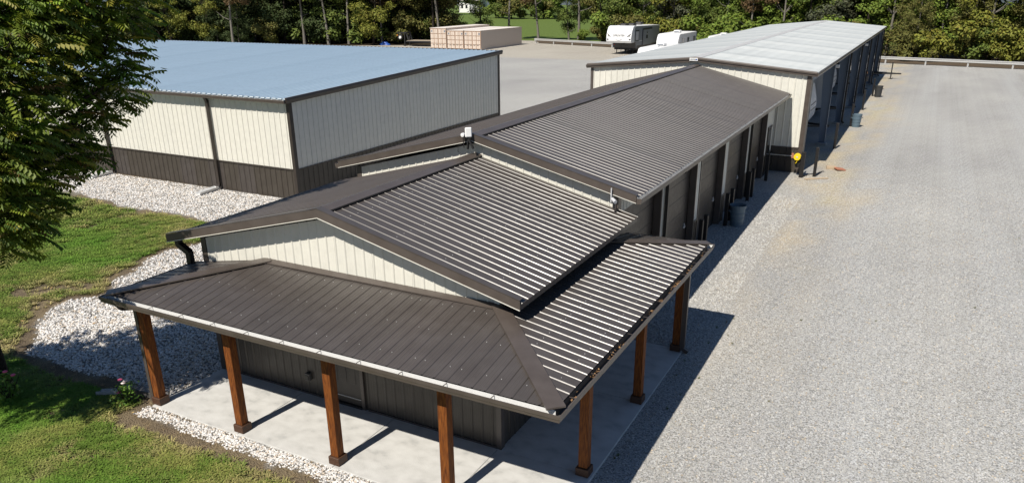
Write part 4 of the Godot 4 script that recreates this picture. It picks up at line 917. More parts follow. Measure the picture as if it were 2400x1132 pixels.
func make_small() -> void:
	var bl := "black square bollard at the pier between the "
	var names := ["first and second garage doors", "second and third garage doors", "third and fourth garage doors", "fourth and fifth garage doors"]
	var zs := [[-9.2, -9.85], [-12.9, -13.5], [-16.55, -17.3], [-20.33, -21.05]]
	for i in 4:
		for z in zs[i]:
			bollard(bl + names[i], Vector3(0.36, G(0, z), z), 1.2)
	bollard("black square bollard at the far jamb of the fifth garage door", Vector3(0.37, 0.15, -24.16), 1.17)
	bollard("black square bollard carrying the yellow hose reel", Vector3(1.68, 0.16, -25.47), 1.15, 0.17)
	bollard("black square bollard just outside the shelter's ivory end wall", Vector3(2.2, 0.17, -25.9), 1.32)
	var far := ["beside the first blue-grey shelter column", "beside the second blue-grey shelter column behind the blue-grey bin", "beside the third blue-grey shelter column", "beside the fourth blue-grey shelter column by the black bin"]
	for i in 4:
		bollard("black square bollard " + far[i], Vector3(2.25 + 0.05 * i, 0.17, [-33.2, -41.2, -48.9, -57.2][i]), 1.35)
	bin("blue-grey plastic bin in shade by the garage doors", Vector3(0.72, 0.09, -16.75), M.bin_blue)
	bin("blue-grey plastic bin in sun beside a shelter column", Vector3(2.6, 0.17, -41.1), M.bin_blue)
	bin("black plastic bin on gravel beside the shelter", Vector3(2.8, 0.17, -56.8), M.bin_dark, 0.3, 0.86)
	# yellow hose reel on its bollard
	var t := thing("hose_reel", "bright yellow hose reel hung on a bollard by the shelter wall", "hose reel", Vector3(1.42, 1.08, -25.5))
	var b := MB.new(); b.lathe([[0.03, -0.1], [0.15, -0.1], [0.155, -0.06], [0.1, -0.05], [0.1, 0.05], [0.155, 0.06], [0.15, 0.1], [0.03, 0.1]], 20)
	var rl := obj("drum", b, M.yellow, t); rl.rotation.x = PI / 2
	b = MB.new(); b.lathe([[0.0, 0.11], [0.04, 0.11], [0.04, 0.1], [0.0, 0.1]], 12); obj("hub", b, M.pale_side, rl)
	b = MB.new(); b.tube([Vector3(0.02, -0.14, 0.03), Vector3(0.0, -0.24, 0.05), Vector3(-0.05, -0.3, 0.05)], [0.016, 0.016, 0.012], 6); obj("hose_end", b, M.yellow, t)
	obj("bracket", boxed(Vector3(0.0, -0.03, -0.03), Vector3(0.18, 0.03, 0.05)), M.black, t)
	obj("backing_board", boxed(Vector3(-0.27, -0.1, -0.12), Vector3(-0.17, 0.13, -0.06), 0.006), M.terracotta, t)
	t = thing("rail_bar", "thin pale bar across the brown foot of the shelter wall", "rail", Vector3(0.6, 0.96, -26.2))
	b = MB.new(); b.tube([Vector3(-0.5, 0, 0), Vector3(0.6, 0.0, 0)], [0.018, 0.018], 8); obj("bar", b, M.ivory_trim, t)
	for x in [-0.45, 0.55]: obj("clip", boxed(Vector3(x - 0.02, -0.03, -0.12), Vector3(x + 0.02, 0.03, 0.02)), M.steel, t)
	t = thing("black_pump", "black utility box hanging under the hose reel on the shelter wall", "box", Vector3(1.5, 0.85, -25.72))
	b = MB.new(); b.lathe([[0.0, -0.3], [0.14, -0.28], [0.2, -0.1], [0.2, 0.1], [0.12, 0.2], [0.0, 0.2]], 14); obj("body", b, M.black, t)
	obj("bracket", boxed(Vector3(0.1, -0.05, -0.62), Vector3(0.16, 0.05, 0.0)), M.black, t)
	t = thing("timber_board", "pale timber board lying on gravel by the shelter corner", "board", Vector3(2.36, 0.175, -25.4), -0.95)
	obj("plank", boxed(Vector3(-0.07, 0.0, -0.55), Vector3(0.07, 0.045, 0.55), 0.006), M.block_tan, t)
	obj("nail", boxed(Vector3(-0.01, 0.045, -0.4), Vector3(0.01, 0.055, -0.38)), M.steel, t)
	t = thing("paving_brick", "terracotta red brick leaning on a tan block on gravel", "brick", Vector3(3.1, 0.17, -27.75), 0.4)
	var br := obj("brick", boxed(Vector3(-0.22, 0.0, -0.17), Vector3(0.22, 0.05, 0.17), 0.008), M.terracotta, t); br.rotation = Vector3(0.1, 0.2, -0.14); br.position.y = 0.045
	t = thing("tan_block", "tan concrete block lying on gravel beside the red brick", "block", Vector3(2.72, 0.17, -27.95), 0.2)
	var blk := boxed(Vector3(-0.24, 0.0, -0.14), Vector3(0.2, 0.14, 0.14), 0.012)
	obj("block", blk, M.block_tan, t)
	t = thing("air_hose", "black hose lying on gravel at the shelter's corner post", "hose", Vector3(1.9, 0.18, -25.75))
	b = MB.new()
	var hp := []; var hr := []
	for k in 22:
		hp.append(Vector3(-0.15 + 0.035 * k + 0.05 * sin(k * 0.9), 0.02, 0.1 * sin(k * 0.55) - 0.06 * k)); hr.append(0.016)
	b.tube(hp, hr, 6); obj("coil", b, M.black, t)
	b = MB.new(); b.lathe([[0.0, 0.0], [0.09, 0.0], [0.09, 0.05], [0.0, 0.07]], 12, Vector3(-0.16, 0.0, 0.05)); obj("fitting", b, M.black, t)
	# radio antenna on the garage gable
	t = thing("radio_antenna", "small white square antenna panel on a bracket at the garage gable peak", "antenna", Vector3(-3.78, 4.75, -5.3))
	b = MB.new(); b.tube([Vector3(-0.12, -0.2, -0.02), Vector3(-0.14, 0.05, -0.02), Vector3(-0.02, 0.12, 0.02)], [0.014, 0.014, 0.014], 6); b.beam(Vector3(0.0, -0.22, 0.0), Vector3(0.05, 0.1, 0.02), 0.05, 0.04); b.beam(Vector3(0.16, -0.2, 0.0), Vector3(0.04, 0.05, 0.02), 0.05, 0.04)
	obj("bracket", b, M.black, t)
	var pn := obj("panel", boxed(Vector3(-0.085, -0.12, -0.025), Vector3(0.085, 0.12, 0.025), 0.02), M.white, t, Vector3(0.05, 0.2, 0.03)); pn.rotation = Vector3(-0.1, 0.75, 0)
	b = MB.new(); b.lathe([[0.0, -0.04], [0.05, -0.03], [0.05, 0.03], [0.0, 0.04]], 12); var mt := obj("mount", b, M.white, t, Vector3(-0.13, 0.12, 0)); mt.rotation.x = PI / 2
	b = MB.new(); b.tube([Vector3(-0.14, -0.1, 0.02), Vector3(-0.26, -0.16, 0.03), Vector3(-0.27, -0.3, 0.03), Vector3(-0.16, -0.36, 0.02)], [0.008, 0.008, 0.008, 0.008], 5); obj("cable", b, M.black, t)
	t = thing("security_camera", "small grey security camera under the garage eave above the porch", "camera", Vector3(0.03, 3.74, -5.36))
	obj("arm", boxed(Vector3(-0.012, -0.14, -0.012), Vector3(0.012, 0.2, 0.012)), M.pale_side, t)
	b = MB.new(); b.tube([Vector3(0.02, -0.06, -0.02), Vector3(0.14, -0.1, 0.08)], [0.04, 0.045], 10); obj("housing", b, M.pale_side, t)
	obj("hood", boxed(Vector3(0.05, -0.28, -0.02), Vector3(0.11, -0.1, 0.03), 0.008), M.black, t)
	# floodlights under the shelter eave, unlit by day
	for i in 3:
		t = thing("floodlight", "white-faced floodlight fixed under the shelter eave by " + ["the first column", "the fourth column", "the last column"][i], "floodlight", Vector3(1.62, 4.2, [-35.7, -54.5, -73.2][i]), 0.0, "floodlights along the shelter eave")
		obj("housing", boxed(Vector3(-0.16, -0.12, -0.2), Vector3(0.06, 0.16, 0.2), 0.03), M.black, t)
		var ln := obj("lens", boxed(Vector3(-0.12, -0.08, 0.17), Vector3(0.09, 0.1, 0.24), 0.02), M.lens, t)
		obj("bracket", boxed(Vector3(-0.08, 0.14, -0.04), Vector3(0.0, 0.32, 0.04)), M.black, t)
	t = thing("name_plate", "small white plate with blue mark at the shelter's gable peak", "sign", Vector3(-3.85, 5.1, -26.12))
	obj("plate", boxed(Vector3(-0.2, -0.07, -0.02), Vector3(0.2, 0.07, 0.0), 0.006), M.white, t)
	word(t, "LESTER", 0.07, Vector3(-0.03, 0.0, 0.004), 0.0, M.grey_side)
	obj("logo", boxed(Vector3(0.12, -0.03, 0.0), Vector3(0.17, 0.03, 0.006)), M.blue, t)
	# gutter outfall pieces
	for i in 2:
		t = thing("splash_trough", ["white trough on the stones below the storage building's nearest-corner downspout", "white trough on the stones below the storage building's second downspout behind the tree"][i], "trough", Vector3([-21.03, -28.25][i], 0.12, -11.75), 0.06, "white splash troughs")
		b = MB.new()
		b.extrude([[-0.13, 0.12], [-0.09, 0.0], [0.09, 0.0], [0.13, 0.12], [0.115, 0.12], [0.08, 0.015], [-0.08, 0.015], [-0.115, 0.12]], Vector3(0, 0.0, -0.45), Vector3.RIGHT, Vector3.UP, Vector3(0, -0.03, 1.1))
		obj("channel", b, M.white, t)
		obj("end_lip", boxed(Vector3(-0.12, 0.0, -0.46), Vector3(0.12, 0.1, -0.44)), M.white, t)
	t = thing("drain_extension", "grey-brown downspout extension lying beside the porch's corner post", "drain pipe", Vector3(-8.2, 0.0, 1.72), 0.12)
	obj("duct", boxed(Vector3(-0.42, 0.0, -0.09), Vector3(0.52, 0.14, 0.09), 0.012), M.dark_side, t)
	obj("joint_band", boxed(Vector3(-0.02, -0.005, -0.096), Vector3(0.03, 0.147, 0.096), 0.006), M.brown_trim, t)
	t = thing("splash_block", "pale concrete splash block at the end of the drain extension", "splash block", Vector3(-8.75, -0.04, 1.95), 0.5)
	b = MB.new(); b.hexa([Vector3(-0.32, 0, 0.15), Vector3(0.3, 0, 0.11), Vector3(0.3, 0, -0.11), Vector3(-0.32, 0, -0.15), Vector3(-0.3, 0.06, 0.13), Vector3(0.28, 0.1, 0.09), Vector3(0.28, 0.1, -0.09), Vector3(-0.3, 0.06, -0.13)]); obj("block", b, M.concrete_raw, t)
	obj("rim", boxed(Vector3(-0.3, 0.06, 0.1), Vector3(0.28, 0.12, 0.14)), M.concrete_raw, t)
	t = thing("blue_tarp", "crumpled blue tarp on the ground under the dark woods", "tarp", Vector3(-72.5, 0.17, -93.5))
	b = MB.new(); b.lathe([[1.1, 0.0], [0.95, 0.25], [0.7, 0.32], [0.45, 0.6], [0.2, 0.55], [0.0, 0.7]], 11); var tb := obj("sheet", b, M.blue, t); tb.scale = Vector3(1.0, 0.8, 0.6)
	t = thing("machine_stand", "small black machine with an orange band by a far shelter column", "machine", Vector3(1.35, 0.17, -62.0))
	b = MB.new(); b.lathe([[0.0, 0.0], [0.3, 0.0], [0.3, 0.06], [0.08, 0.1], [0.08, 0.6], [0.26, 0.65], [0.28, 1.1], [0.18, 1.25], [0.0, 1.28]], 14); obj("body", b, M.black, t)
	b = MB.new(); b.lathe([[0.14, 1.25], [0.16, 1.35], [0.12, 1.42], [0.0, 1.44]], 14); obj("cap", b, M.amber, t)
	# far house beyond the field
	t = thing("far_house", "small white house with brown roof far beyond the green field", "house", Vector3(-160, 0.17, -269))
	obj("wall", boxed(Vector3(-4.5, 0, -3.5), Vector3(0.5, 4.6, 3.0)), M.white, t)
	obj("wall", boxed(Vector3(0.5, 0, -3.5), Vector3(5.0, 4.4, 2.4)), M.pale_side, t)
	b = MB.new(); b.extrude([[-4.0, 4.4], [0.0, 6.6], [3.6, 4.4]], Vector3(-5.0, 0, 0), Vector3.BACK, Vector3.UP, Vector3(10.4, 0, 0)); obj("roof", b, M.tan_side, t)
	for x in [-3.4, -1.4]: obj("window", boxed(Vector3(x, 1.6, 2.98), Vector3(x + 0.9, 2.9, 3.05)), M.glass, t)

const BLOBS := [[-10.49, 7.27, 3.50, 1.94], [-11.25, 8.57, 2.00, 2.18], [-9.24, 6.35, 3.40, 1.74], [-9.52, 5.14, 4.00, 1.57], [-9.65, 7.67, 2.40, 1.62], [-10.15, 8.79, 1.20, 1.51], [-9.64, 8.80, 0.40, 1.41], [-8.72, 8.67, 0.00, 1.03], [-9.45, 7.94, 1.50, 1.16], [-10.00, 7.83, 0.30, 1.03], [-8.89, 7.88, 0.20, 0.79], [-8.84, 7.66, -0.20, 0.42], [-8.80, 7.17, 2.40, 1.01], [-9.28, 7.08, 1.40, 0.82], [-9.80, 7.20, 0.20, 0.56], [-9.08, 7.08, 0.10, 0.48], [-8.50, 6.65, 0.30, 0.35], [-9.37, 6.39, 0.20, 0.56], [-9.29, 6.54, 0.80, 0.54], [-9.17, 6.05, 0.30, 0.34], [-9.44, 6.30, 1.40, 0.68], [-8.32, 6.41, 2.80, 0.80], [-8.85, 5.65, 2.60, 0.87], [-8.85, 5.38, 2.00, 0.56], [-9.48, 5.57, 0.80, 0.34], [-9.13, 5.31, 1.20, 0.25], [-9.35, 5.77, 0.60, 0.30], [-9.36, 5.01, 0.90, 0.20], [-8.43, 5.45, 3.50, 0.97], [-8.75, 4.99, 2.90, 0.78], [-8.92, 4.85, 2.30, 0.49], [-8.62, 4.42, 3.20, 0.65], [-8.77, 4.51, 2.60, 0.39], [-8.35, 4.63, 3.90, 0.79], [-8.54, 4.13, 3.00, 0.31], [-8.76, 3.92, 3.40, 0.37], [-9.35, 4.97, 1.60, 0.31], [-9.70, 6.00, 4.80, 1.40], [-11.00, 6.50, 5.80, 1.30], [-9.60, 4.80, 5.00, 1.00], [-10.80, 4.80, 5.60, 1.20], [-12.30, 4.60, 5.60, 0.80], [-11.60, 9.00, 3.00, 1.80], [-10.00, 5.40, 3.40, 1.20], [-11.80, 4.40, 4.60, 1.10], [-11.6, 5.0, 6.3, 1.1], [-10.2, 5.0, 6.1, 1.1], [-9.3, 4.4, 5.5, 0.8], [-12.8, 4.8, 5.9, 0.9]]

# ---- ground
const BED := [[-7.3, 1.62], [-8.07, 1.61], [-8.8, 1.55], [-10.0, 1.57], [-11.4, 1.57], [-12.5, 1.6], [-13.4, 0.93], [-14.5, -0.06], [-14.7, -0.96], [-14.2, -1.9], [-15.1, -2.88], [-15.67, -4.1], [-15.86, -5.43], [-15.35, -6.44], [-15.6, -7.6], [-17.3, -8.6], [-18.3, -8.66], [-20.2, -8.6], [-22.3, -8.6], [-24.2, -8.8], [-26.8, -9.0], [-29.4, -9.7], [-33.0, -11.6], [-42.0, -12.3], [-42.0, -12.45], [-7.3, -12.45]]
var bed := PackedVector2Array()
var wob: FastNoiseLite
var patch: FastNoiseLite
var tuft: FastNoiseLite
func bed_dist(p: Vector2) -> float:   # positive inside the stone bed
	var best := 1e9
	for i in bed.size():
		var a := bed[i]; var b := bed[(i + 1) % bed.size()]
		best = minf(best, p.distance_to(Geometry2D.get_closest_point_to_segment(p, a, b)))
	var d := best if Geometry2D.is_point_in_polygon(p, bed) else -best
	if p.y > 1.9:   # the narrow strip of stones along the slab
		d = maxf(d, minf(0.2 - absf(p.y - 2.12), p.x + 7.55))
	return d + 0.34 * wob.get_noise_2d(p.x * 26.0, p.y * 26.0) * clampf(2.1 - p.y, 0.25, 1.0) + 0.06 * wob.get_noise_2d(p.x * 110.0, p.y * 110.0)
func turf(p: Vector2, d: float) -> float:   # 0 bare soil .. 1 full grass
	var edge := clampf((-d - 0.08 - 0.34 * (0.5 + 0.5 * patch.get_noise_2d(p.x * 14.0 + 50.0, p.y * 14.0))) / 0.35, 0.0, 1.0)
	var t := 1.0
	t -= clampf(1.6 * (patch.get_noise_2d(p.x * 26.0, p.y * 26.0) - 0.02), 0.0, 0.75)
	for q in [[-14.9, -0.4, 1.0], [-13.6, 1.9, 1.1], [-11.8, 3.9, 0.7], [-15.6, -1.9, 0.9], [-7.3, 2.7, 0.6], [-16.6, -1.2, 0.8]]:   # worn spots
		t -= 0.9 * clampf(1.2 - p.distance_to(Vector2(q[0], q[1])) / q[2], 0.0, 1.0)
	return clampf(t, 0.04, 1.0) * edge
func make_ground() -> void:
	for q in BED: bed.append(Vector2(q[0], q[1]))
	wob = noise(0.02, FastNoiseLite.TYPE_SIMPLEX_SMOOTH, 3, 71)
	patch = noise(0.02, FastNoiseLite.TYPE_SIMPLEX_SMOOTH, 4, 72)
	tuft = noise(0.02, FastNoiseLite.TYPE_SIMPLEX_SMOOTH, 3, 73)
	# gravel lot: grey crusher run with tan, finer drifts along the shelter and pale far end
	var b := MB.new()
	var xs := []; var zs := []
	var x := -130.0
	while x < 60.0:
		xs.append(x); x += 0.7 if x > -12.0 and x < 26.0 else 3.0
	xs.append(60.0)
	var z := 24.0
	while z > -112.0:
		zs.append(z); z -= 0.7 if z > -40.0 else 1.6
	zs.append(-112.0)
	var col := []
	for i in xs.size():
		var row := []
		for j in zs.size():
			var px: float = xs[i]; var pz: float = zs[j]
			var n := patch.get_noise_2d(px * 7.0 + 9.0, pz * 3.0)
			var n2 := wob.get_noise_2d(px * 30.0, pz * 12.0)
			n += 0.6 * patch.get_noise_2d(px * 2.2 + 30.0, pz * 1.4)
			var tan_ := 0.0
			var rut := 0.0
			if pz < -1.0 and px > 0.0:   # tan drift that runs beside the shelter
				tan_ = clampf(1.1 - absf(px - 2.9 - 1.2 * n) / (1.5 + 1.4 * n2), 0.0, 1.0) * clampf((-pz - 2.0) / 22.0, 0.0, 1.0) * clampf(0.55 + 1.5 * n2, 0.0, 1.0)
			rut = 0.0   # packed wheel lanes, worn pale and a little bluer
			for c0 in [6.2, 7.9, 11.5, 13.2]:
				rut += exp(-pow((px - c0 - 1.3 * sin(pz * 0.05 + c0) - 0.4 * n) / 0.45, 2.0))
			if px < -14.0 and pz < -80.0: tan_ = 0.35
			var base := Color(0.86 + 0.13 * n + 0.07 * n2, 0.868 + 0.13 * n + 0.07 * n2, 0.88 + 0.12 * n + 0.07 * n2)
			row.append(base.lerp(Color(0.93, 0.955, 0.99), clampf(rut * 0.6, 0.0, 0.7)).lerp(Color(1.08, 0.93, 0.69), clampf(tan_, 0.0, 0.8)))
		col.append(row)
	for i in xs.size() - 1:
		for j in zs.size() - 1:
			var P := []
			for q in [[i, j], [i, j + 1], [i + 1, j + 1], [i + 1, j]]:
				var vx: float = xs[q[0]]; var vz: float = zs[q[1]]
				P.append([Vector3(vx, G(vx, vz) + 0.018 * wob.get_noise_2d(vx * 20.0, vz * 20.0) * clampf((vx - 2.4), 0.0, 1.0), vz), col[q[0]][q[1]]])
			for k in [[0, 1, 2], [0, 2, 3]]:
				for m in k:
					b.v.append(P[m][0]); b.n.append(Vector3.UP); b.c.append(P[m][1])
	struct("gravel_lot", b, M.gravel)
	# yard: soil under the turf and the stones
	b = MB.new()
	var soil := Color(0.21, 0.165, 0.12); var dry := Color(0.36, 0.285, 0.18); var green := Color(0.055, 0.085, 0.018)
	for area in [[-7.45, -26.0, -12.45, 1.93, 0.22], [1.8, -26.0, 1.93, 7.5, 0.22], [-26.0, -48.0, -12.45, 7.5, 1.0]]:
		var s: float = area[4]
		var nx := int(ceil((area[0] - area[1]) / s)); var nz := int(ceil((area[3] - area[2]) / s))
		var grid := []
		for i in nx + 1:
			var row := []
			for j in nz + 1:
				var p := Vector2(lerpf(area[1], area[0], float(i) / nx), lerpf(area[2], area[3], float(j) / nz))
				var d := bed_dist(p)
				var g := turf(p, d)
				var c := soil.lerp(dry, clampf(0.5 + 0.9 * patch.get_noise_2d(p.x * 40.0, p.y * 40.0), 0.0, 1.0)).lerp(green, g * 0.8)
				if d > 0.0: c = Color(0.42, 0.40, 0.37)
				row.append([Vector3(p.x, G(p.x, p.y) + 0.02, p.y), c])
			grid.append(row)
		for i in nx:
			for j in nz:
				for q in [[i, j], [i + 1, j], [i + 1, j + 1], [i, j], [i + 1, j + 1], [i, j + 1]]:
					var e = grid[q[0]][q[1]]
					b.v.append(e[0]); b.n.append(Vector3.UP); b.c.append(e[1])
	struct("lawn_soil", b, M.soil)
	# concrete slab under the porch
	b = MB.new()
	var jx := -0.01
	for q in [[-7.47, -4.98, 0.012, 1.94], [-4.965, -2.53, 0.012, 1.94], [-2.515, -0.08, 0.012, 1.94], [-0.065, 1.88, 0.012, 1.94], [-0.065, 1.88, -2.94, 0.0], [-0.065, 1.88, -5.85, -2.952]]:
		b.cbox(Vector3(q[0], -0.14, q[2]), Vector3(q[1], 0.0, q[3]), 0.006)
	b.box(Vector3(-7.4, -0.12, -0.03), Vector3(-0.065, -0.006, 0.02))
	var sl := struct("porch_slab", b, M.concrete)
	b = MB.new(); b.box(Vector3(-7.46, -0.13, 0.02), Vector3(1.87, -0.012, 1.92)); b.box(Vector3(-0.06, -0.13, -5.84), Vector3(1.87, -0.012, 0.02)); obj("joint_fill", b, M.concrete_raw, sl)
	# far field and the ground beyond
	b = MB.new()
	for i in 16:
		for j in 12:
			var P := []
			for q in [[i, j], [i, j + 1], [i + 1, j + 1], [i + 1, j]]:
				var fx = -420.0 + 45.0 * q[0]; var fz = -106.0 - 26.0 * q[1]
				P.append(Vector3(fx, 0.14 + 0.004 * q[1], fz + (0.0 if q[1] > 0 else clampf((fx + 51.5) * 0.336 - 1.6, -60.0, 24.0))))
			b.quad(P[0], P[1], P[2], P[3])
	b.quad(Vector3(-420, 0.1, 60), Vector3(-420, 0.1, -120), Vector3(-64, 0.1, -120), Vector3(-64, 0.1, -99)) if false else b.quad(Vector3(-420, 0.13, 80), Vector3(-420, 0.13, -125), Vector3(-129, 0.13, -125), Vector3(-129, 0.13, 80))
	b.quad(Vector3(-129, 0.185, -60), Vector3(-129, 0.185, -125), Vector3(-64, 0.185, -125), Vector3(-64, 0.185, -98)) 
	b.quad(Vector3(59, 0.1, 60), Vector3(59, 0.1, -125), Vector3(300, 0.1, -125), Vector3(300, 0.1, 60))
	b.quad(Vector3(-420, -0.1, 24), Vector3(-420, -0.1, 260), Vector3(300, -0.1, 260), Vector3(300, -0.1, 24))
	struct("field", b, M.field)
	# bare soil strip at the foot of the woods, behind the guardrail
	b = MB.new()
	b.col = Color(0.2, 0.155, 0.11)
	b.quad(Vector3(-51, 0.2, -106.4), Vector3(-56, 0.2, -114.5), Vector3(-2.0, 0.2, -108.0), Vector3(1.5, 0.2, -88.9)) 
	b.quad(Vector3(1.5, 0.2, -88.9), Vector3(-2.0, 0.2, -108.0), Vector3(40, 0.2, -104.5), Vector3(40, 0.2, -81.6))
	b.col = Color(0.075, 0.06, 0.042)  # floor under the left woods: leaf litter darkened with the tree shade painted in
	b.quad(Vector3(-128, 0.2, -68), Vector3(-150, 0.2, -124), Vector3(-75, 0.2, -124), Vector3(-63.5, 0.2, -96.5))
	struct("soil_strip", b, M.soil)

func stone_mesh(sd: int) -> ArrayMesh:
	var b := MB.new()
	rng.seed = sd
	var g := (1.0 + sqrt(5.0)) / 2.0
	var vs := []
	for q in [[-1, g, 0], [1, g, 0], [-1, -g, 0], [1, -g, 0], [0, -1, g], [0, 1, g], [0, -1, -g], [0, 1, -g], [g, 0, -1], [g, 0, 1], [-g, 0, -1], [-g, 0, 1]]:
		vs.append(Vector3(q[0], q[1], q[2]).normalized() * rng.randf_range(0.75, 1.2))
	for f in [[0, 11, 5], [0, 5, 1], [0, 1, 7], [0, 7, 10], [0, 10, 11], [1, 5, 9], [5, 11, 4], [11, 10, 2], [10, 7, 6], [7, 1, 8], [3, 9, 4], [3, 4, 2], [3, 2, 6], [3, 6, 8], [3, 8, 9], [4, 9, 5], [2, 4, 11], [6, 2, 10], [8, 6, 7], [9, 8, 1]]:
		b.ft(Vector3.ZERO, vs[f[0]], vs[f[1]], vs[f[2]])
	return b.mesh()
func scatter(called: String, label: String, category: String, mesh: ArrayMesh, m: Material, where: Array, tints: Array, parent = null) -> MultiMeshInstance3D:
	var mm := MultiMesh.new()
	mm.transform_format = MultiMesh.TRANSFORM_3D
	mm.use_colors = true
	mm.mesh = mesh
	mm.instance_count = where.size()
	for i in where.size():
		mm.set_instance_transform(i, where[i])
		mm.set_instance_color(i, tints[i])
	var o := MultiMeshInstance3D.new()
	o.multimesh = mm
	o.material_override = m
	if parent == null:
		o.name = numbered(called); add_child(o)
		tag(o, label, category)
	else:
		o.name = called; parent.add_child(o, true)
	o.set_meta("kind", "stuff")
	return o
func make_cover() -> void:
	# white river stones
	var T := []; var K := []
	rng.seed = 101
	var area := [[-14.0, -7.5, -7.0, 1.7, 38000], [-33.0, -14.0, -12.3, 1.0, 90000], [-7.6, 1.8, 1.92, 2.45, 7000], [-40.0, -33.0, -12.3, -11.0, 600]]
	for a in area:
		for k in a[4]:
			var p := Vector2(rng.randf_range(a[0], a[1]), rng.randf_range(a[2], a[3]))
			var d := bed_dist(p)
			if d < -0.04 or (d < 0.06 and rng.randf() < 0.6): continue
			var s := rng.randf_range(0.012, 0.03) * rng.randf_range(0.8, 1.25) * (0.8 if p.y > 1.93 else 1.0)
			var B := Basis.from_euler(Vector3(rng.randf() * TAU, rng.randf() * TAU, rng.randf() * TAU)).scaled(Vector3(s * 1.15, s * 0.8, s * 1.05))
			T.append(Transform3D(B, Vector3(p.x, G(p.x, p.y) + 0.02 + s * rng.randf_range(0.2, 0.7), p.y)))
			var t := rng.randf_range(0.62, 1.0)
			var w := Color(0.79, 0.77, 0.745) if rng.randf() < 0.8 else Color(0.66, 0.57, 0.47)
			if rng.randf() < 0.06: w = Color(0.34, 0.33, 0.33)
			K.append(w * t)
	scatter("stone_bed", "bed of white stones round the office and along the storage building", "stones", stone_mesh(7), M.stone, T, K)
	# loose gravel on the lot
	T = []; K = []
	for k in 52000:
		var u := rng.randf(); var p := Vector2(rng.randf_range(1.7, 14.0), lerpf(6.0, -26.0, u * u))
		if p.x < 2.0 and p.y > -5.9 and p.y < 2.0: continue
		if p.x > 6.0 + (4.0 - p.y) * 0.9: continue
		var s := rng.randf_range(0.008, 0.019)
		T.append(Transform3D(Basis.from_euler(Vector3(rng.randf() * TAU, rng.randf() * TAU, 0.0)).scaled(Vector3(s * 1.2, s * 0.8, s)), Vector3(p.x, G(p.x, p.y) + s * 0.4, p.y)))
		var t := rng.randf_range(0.3, 0.56)
		K.append(Color(t, t * 0.985, t * 0.95) if rng.randf() < 0.85 else Color(t * 1.05, t * 0.9, t * 0.7))
	for k in 9000:   # in the shade between porch and garages
		var p := Vector2(rng.randf_range(0.3, 2.2), rng.randf_range(-22.0, -5.9))
		var s := rng.randf_range(0.012, 0.024)
		T.append(Transform3D(Basis.from_euler(Vector3(rng.randf() * TAU, rng.randf() * TAU, 0.0)).scaled(Vector3(s * 1.2, s * 0.8, s)), Vector3(p.x, G(p.x, p.y) + s * 0.4, p.y)))
		var t := rng.randf_range(0.26, 0.56)
		K.append(Color(t, t * 0.985, t * 0.95))
	scatter("loose_gravel", "loose grey gravel stones over the lot beside the buildings", "gravel", stone_mesh(8), M.stone, T, K)
	# grass: tufts of a few bent blades
	var b := MB.new()
	rng.seed = 33
	for k in 9:
		var a := TAU * k / 9.0 + rng.randf_range(-0.4, 0.4)
		var d := Vector3(cos(a), 0, sin(a)); var sd := d.cross(Vector3.UP) * 0.0075
		var h := rng.randf_range(0.035, 0.07); var o := d * rng.randf_range(0.0, 0.03)
		var m1 := o + Vector3(0, h * 0.7, 0) + d * h * 0.35; var m2 := o + Vector3(0, h * 0.85, 0) + d * h * 1.0
		b.quad(o - sd, o + sd, m1 + sd * 0.8, m1 - sd * 0.8); b.tri(m1 - sd * 0.8, m1 + sd * 0.8, m2)
	T = []; K = []
	for a in [[-12.0, 1.8, 2.0, 5.5, 26000], [-20.0, -12.0, -9.0, 6.0, 42000], [-34.0, -20.0, -12.0, 6.0, 26000]]:
		for k in a[4]:
			var p := Vector2(rng.randf_range(a[0], a[1]), rng.randf_range(a[2], a[3]))
			if p.x < -24.0 and p.y > -2.0: continue
			var g := turf(p, bed_dist(p))
			if rng.randf() > g * 1.15: continue
			var s := rng.randf_range(0.7, 1.5)
			if p.x < -12.0: s *= 1.25
			if p.x < -20.0: s *= 1.35
			T.append(Transform3D(Basis(Vector3.UP, rng.randf() * TAU).scaled(Vector3(s * 1.3, s * rng.randf_range(0.6, 1.1), s * 1.3)), Vector3(p.x, G(p.x, p.y) + 0.02, p.y)))
			var n := 1.3 * tuft.get_noise_2d(p.x * 26.0, p.y * 26.0) + 0.8 * tuft.get_noise_2d(p.x * 130.0, p.y * 130.0) + rng.randf_range(-0.4, 0.4)
			var lush := tuft.get_noise_2d(p.x * 8.0 + 70.0, p.y * 8.0)
			var c := Color(0.105, 0.175, 0.022).lerp(Color(0.225, 0.235, 0.058), clampf(0.45 + 0.9 * n, 0.0, 1.0)).lerp(Color(0.36, 0.29, 0.14), clampf(0.70 - g + 0.4 * n, 0.0, 0.8))
			c = c.lerp(Color(0.085, 0.22, 0.014), clampf(0.02 + lush * 1.5, 0.0, 0.6))
			K.append(c * rng.randf_range(0.75, 1.2))
	scatter("lawn_grass", "mown lawn grass, green with straw-coloured patches, beside the stone bed", "grass", b.mesh(), M.blade, T, K)
	# dead leaves in the porch's right gutter
	b = MB.new(); b.quad(Vector3(-1, 0, -0.5), Vector3(0, 0.3, -0.6), Vector3(1, 0, 0.2), Vector3(0, 0.1, 0.6))
	T = []; K = []
	rng.seed = 55
	for k in 420:
		var z := rng.randf_range(-6.2, 2.1)
		if tuft.get_noise_2d(z * 60.0, 3.0) + rng.randf_range(-0.2, 0.2) < 0.0: continue
		var s := rng.randf_range(0.012, 0.03)
		T.append(Transform3D(Basis.from_euler(Vector3(rng.randf_range(-0.5, 0.5), rng.randf() * TAU, rng.randf_range(-0.5, 0.5))).scaled(Vector3(s, s, s)), Vector3(2.12 + rng.randf_range(0.02, 0.1), 2.57 - rng.randf_range(0.02, 0.06), z)))
		K.append(Color(0.34, 0.2, 0.09).lerp(Color(0.14, 0.08, 0.04), rng.randf()))
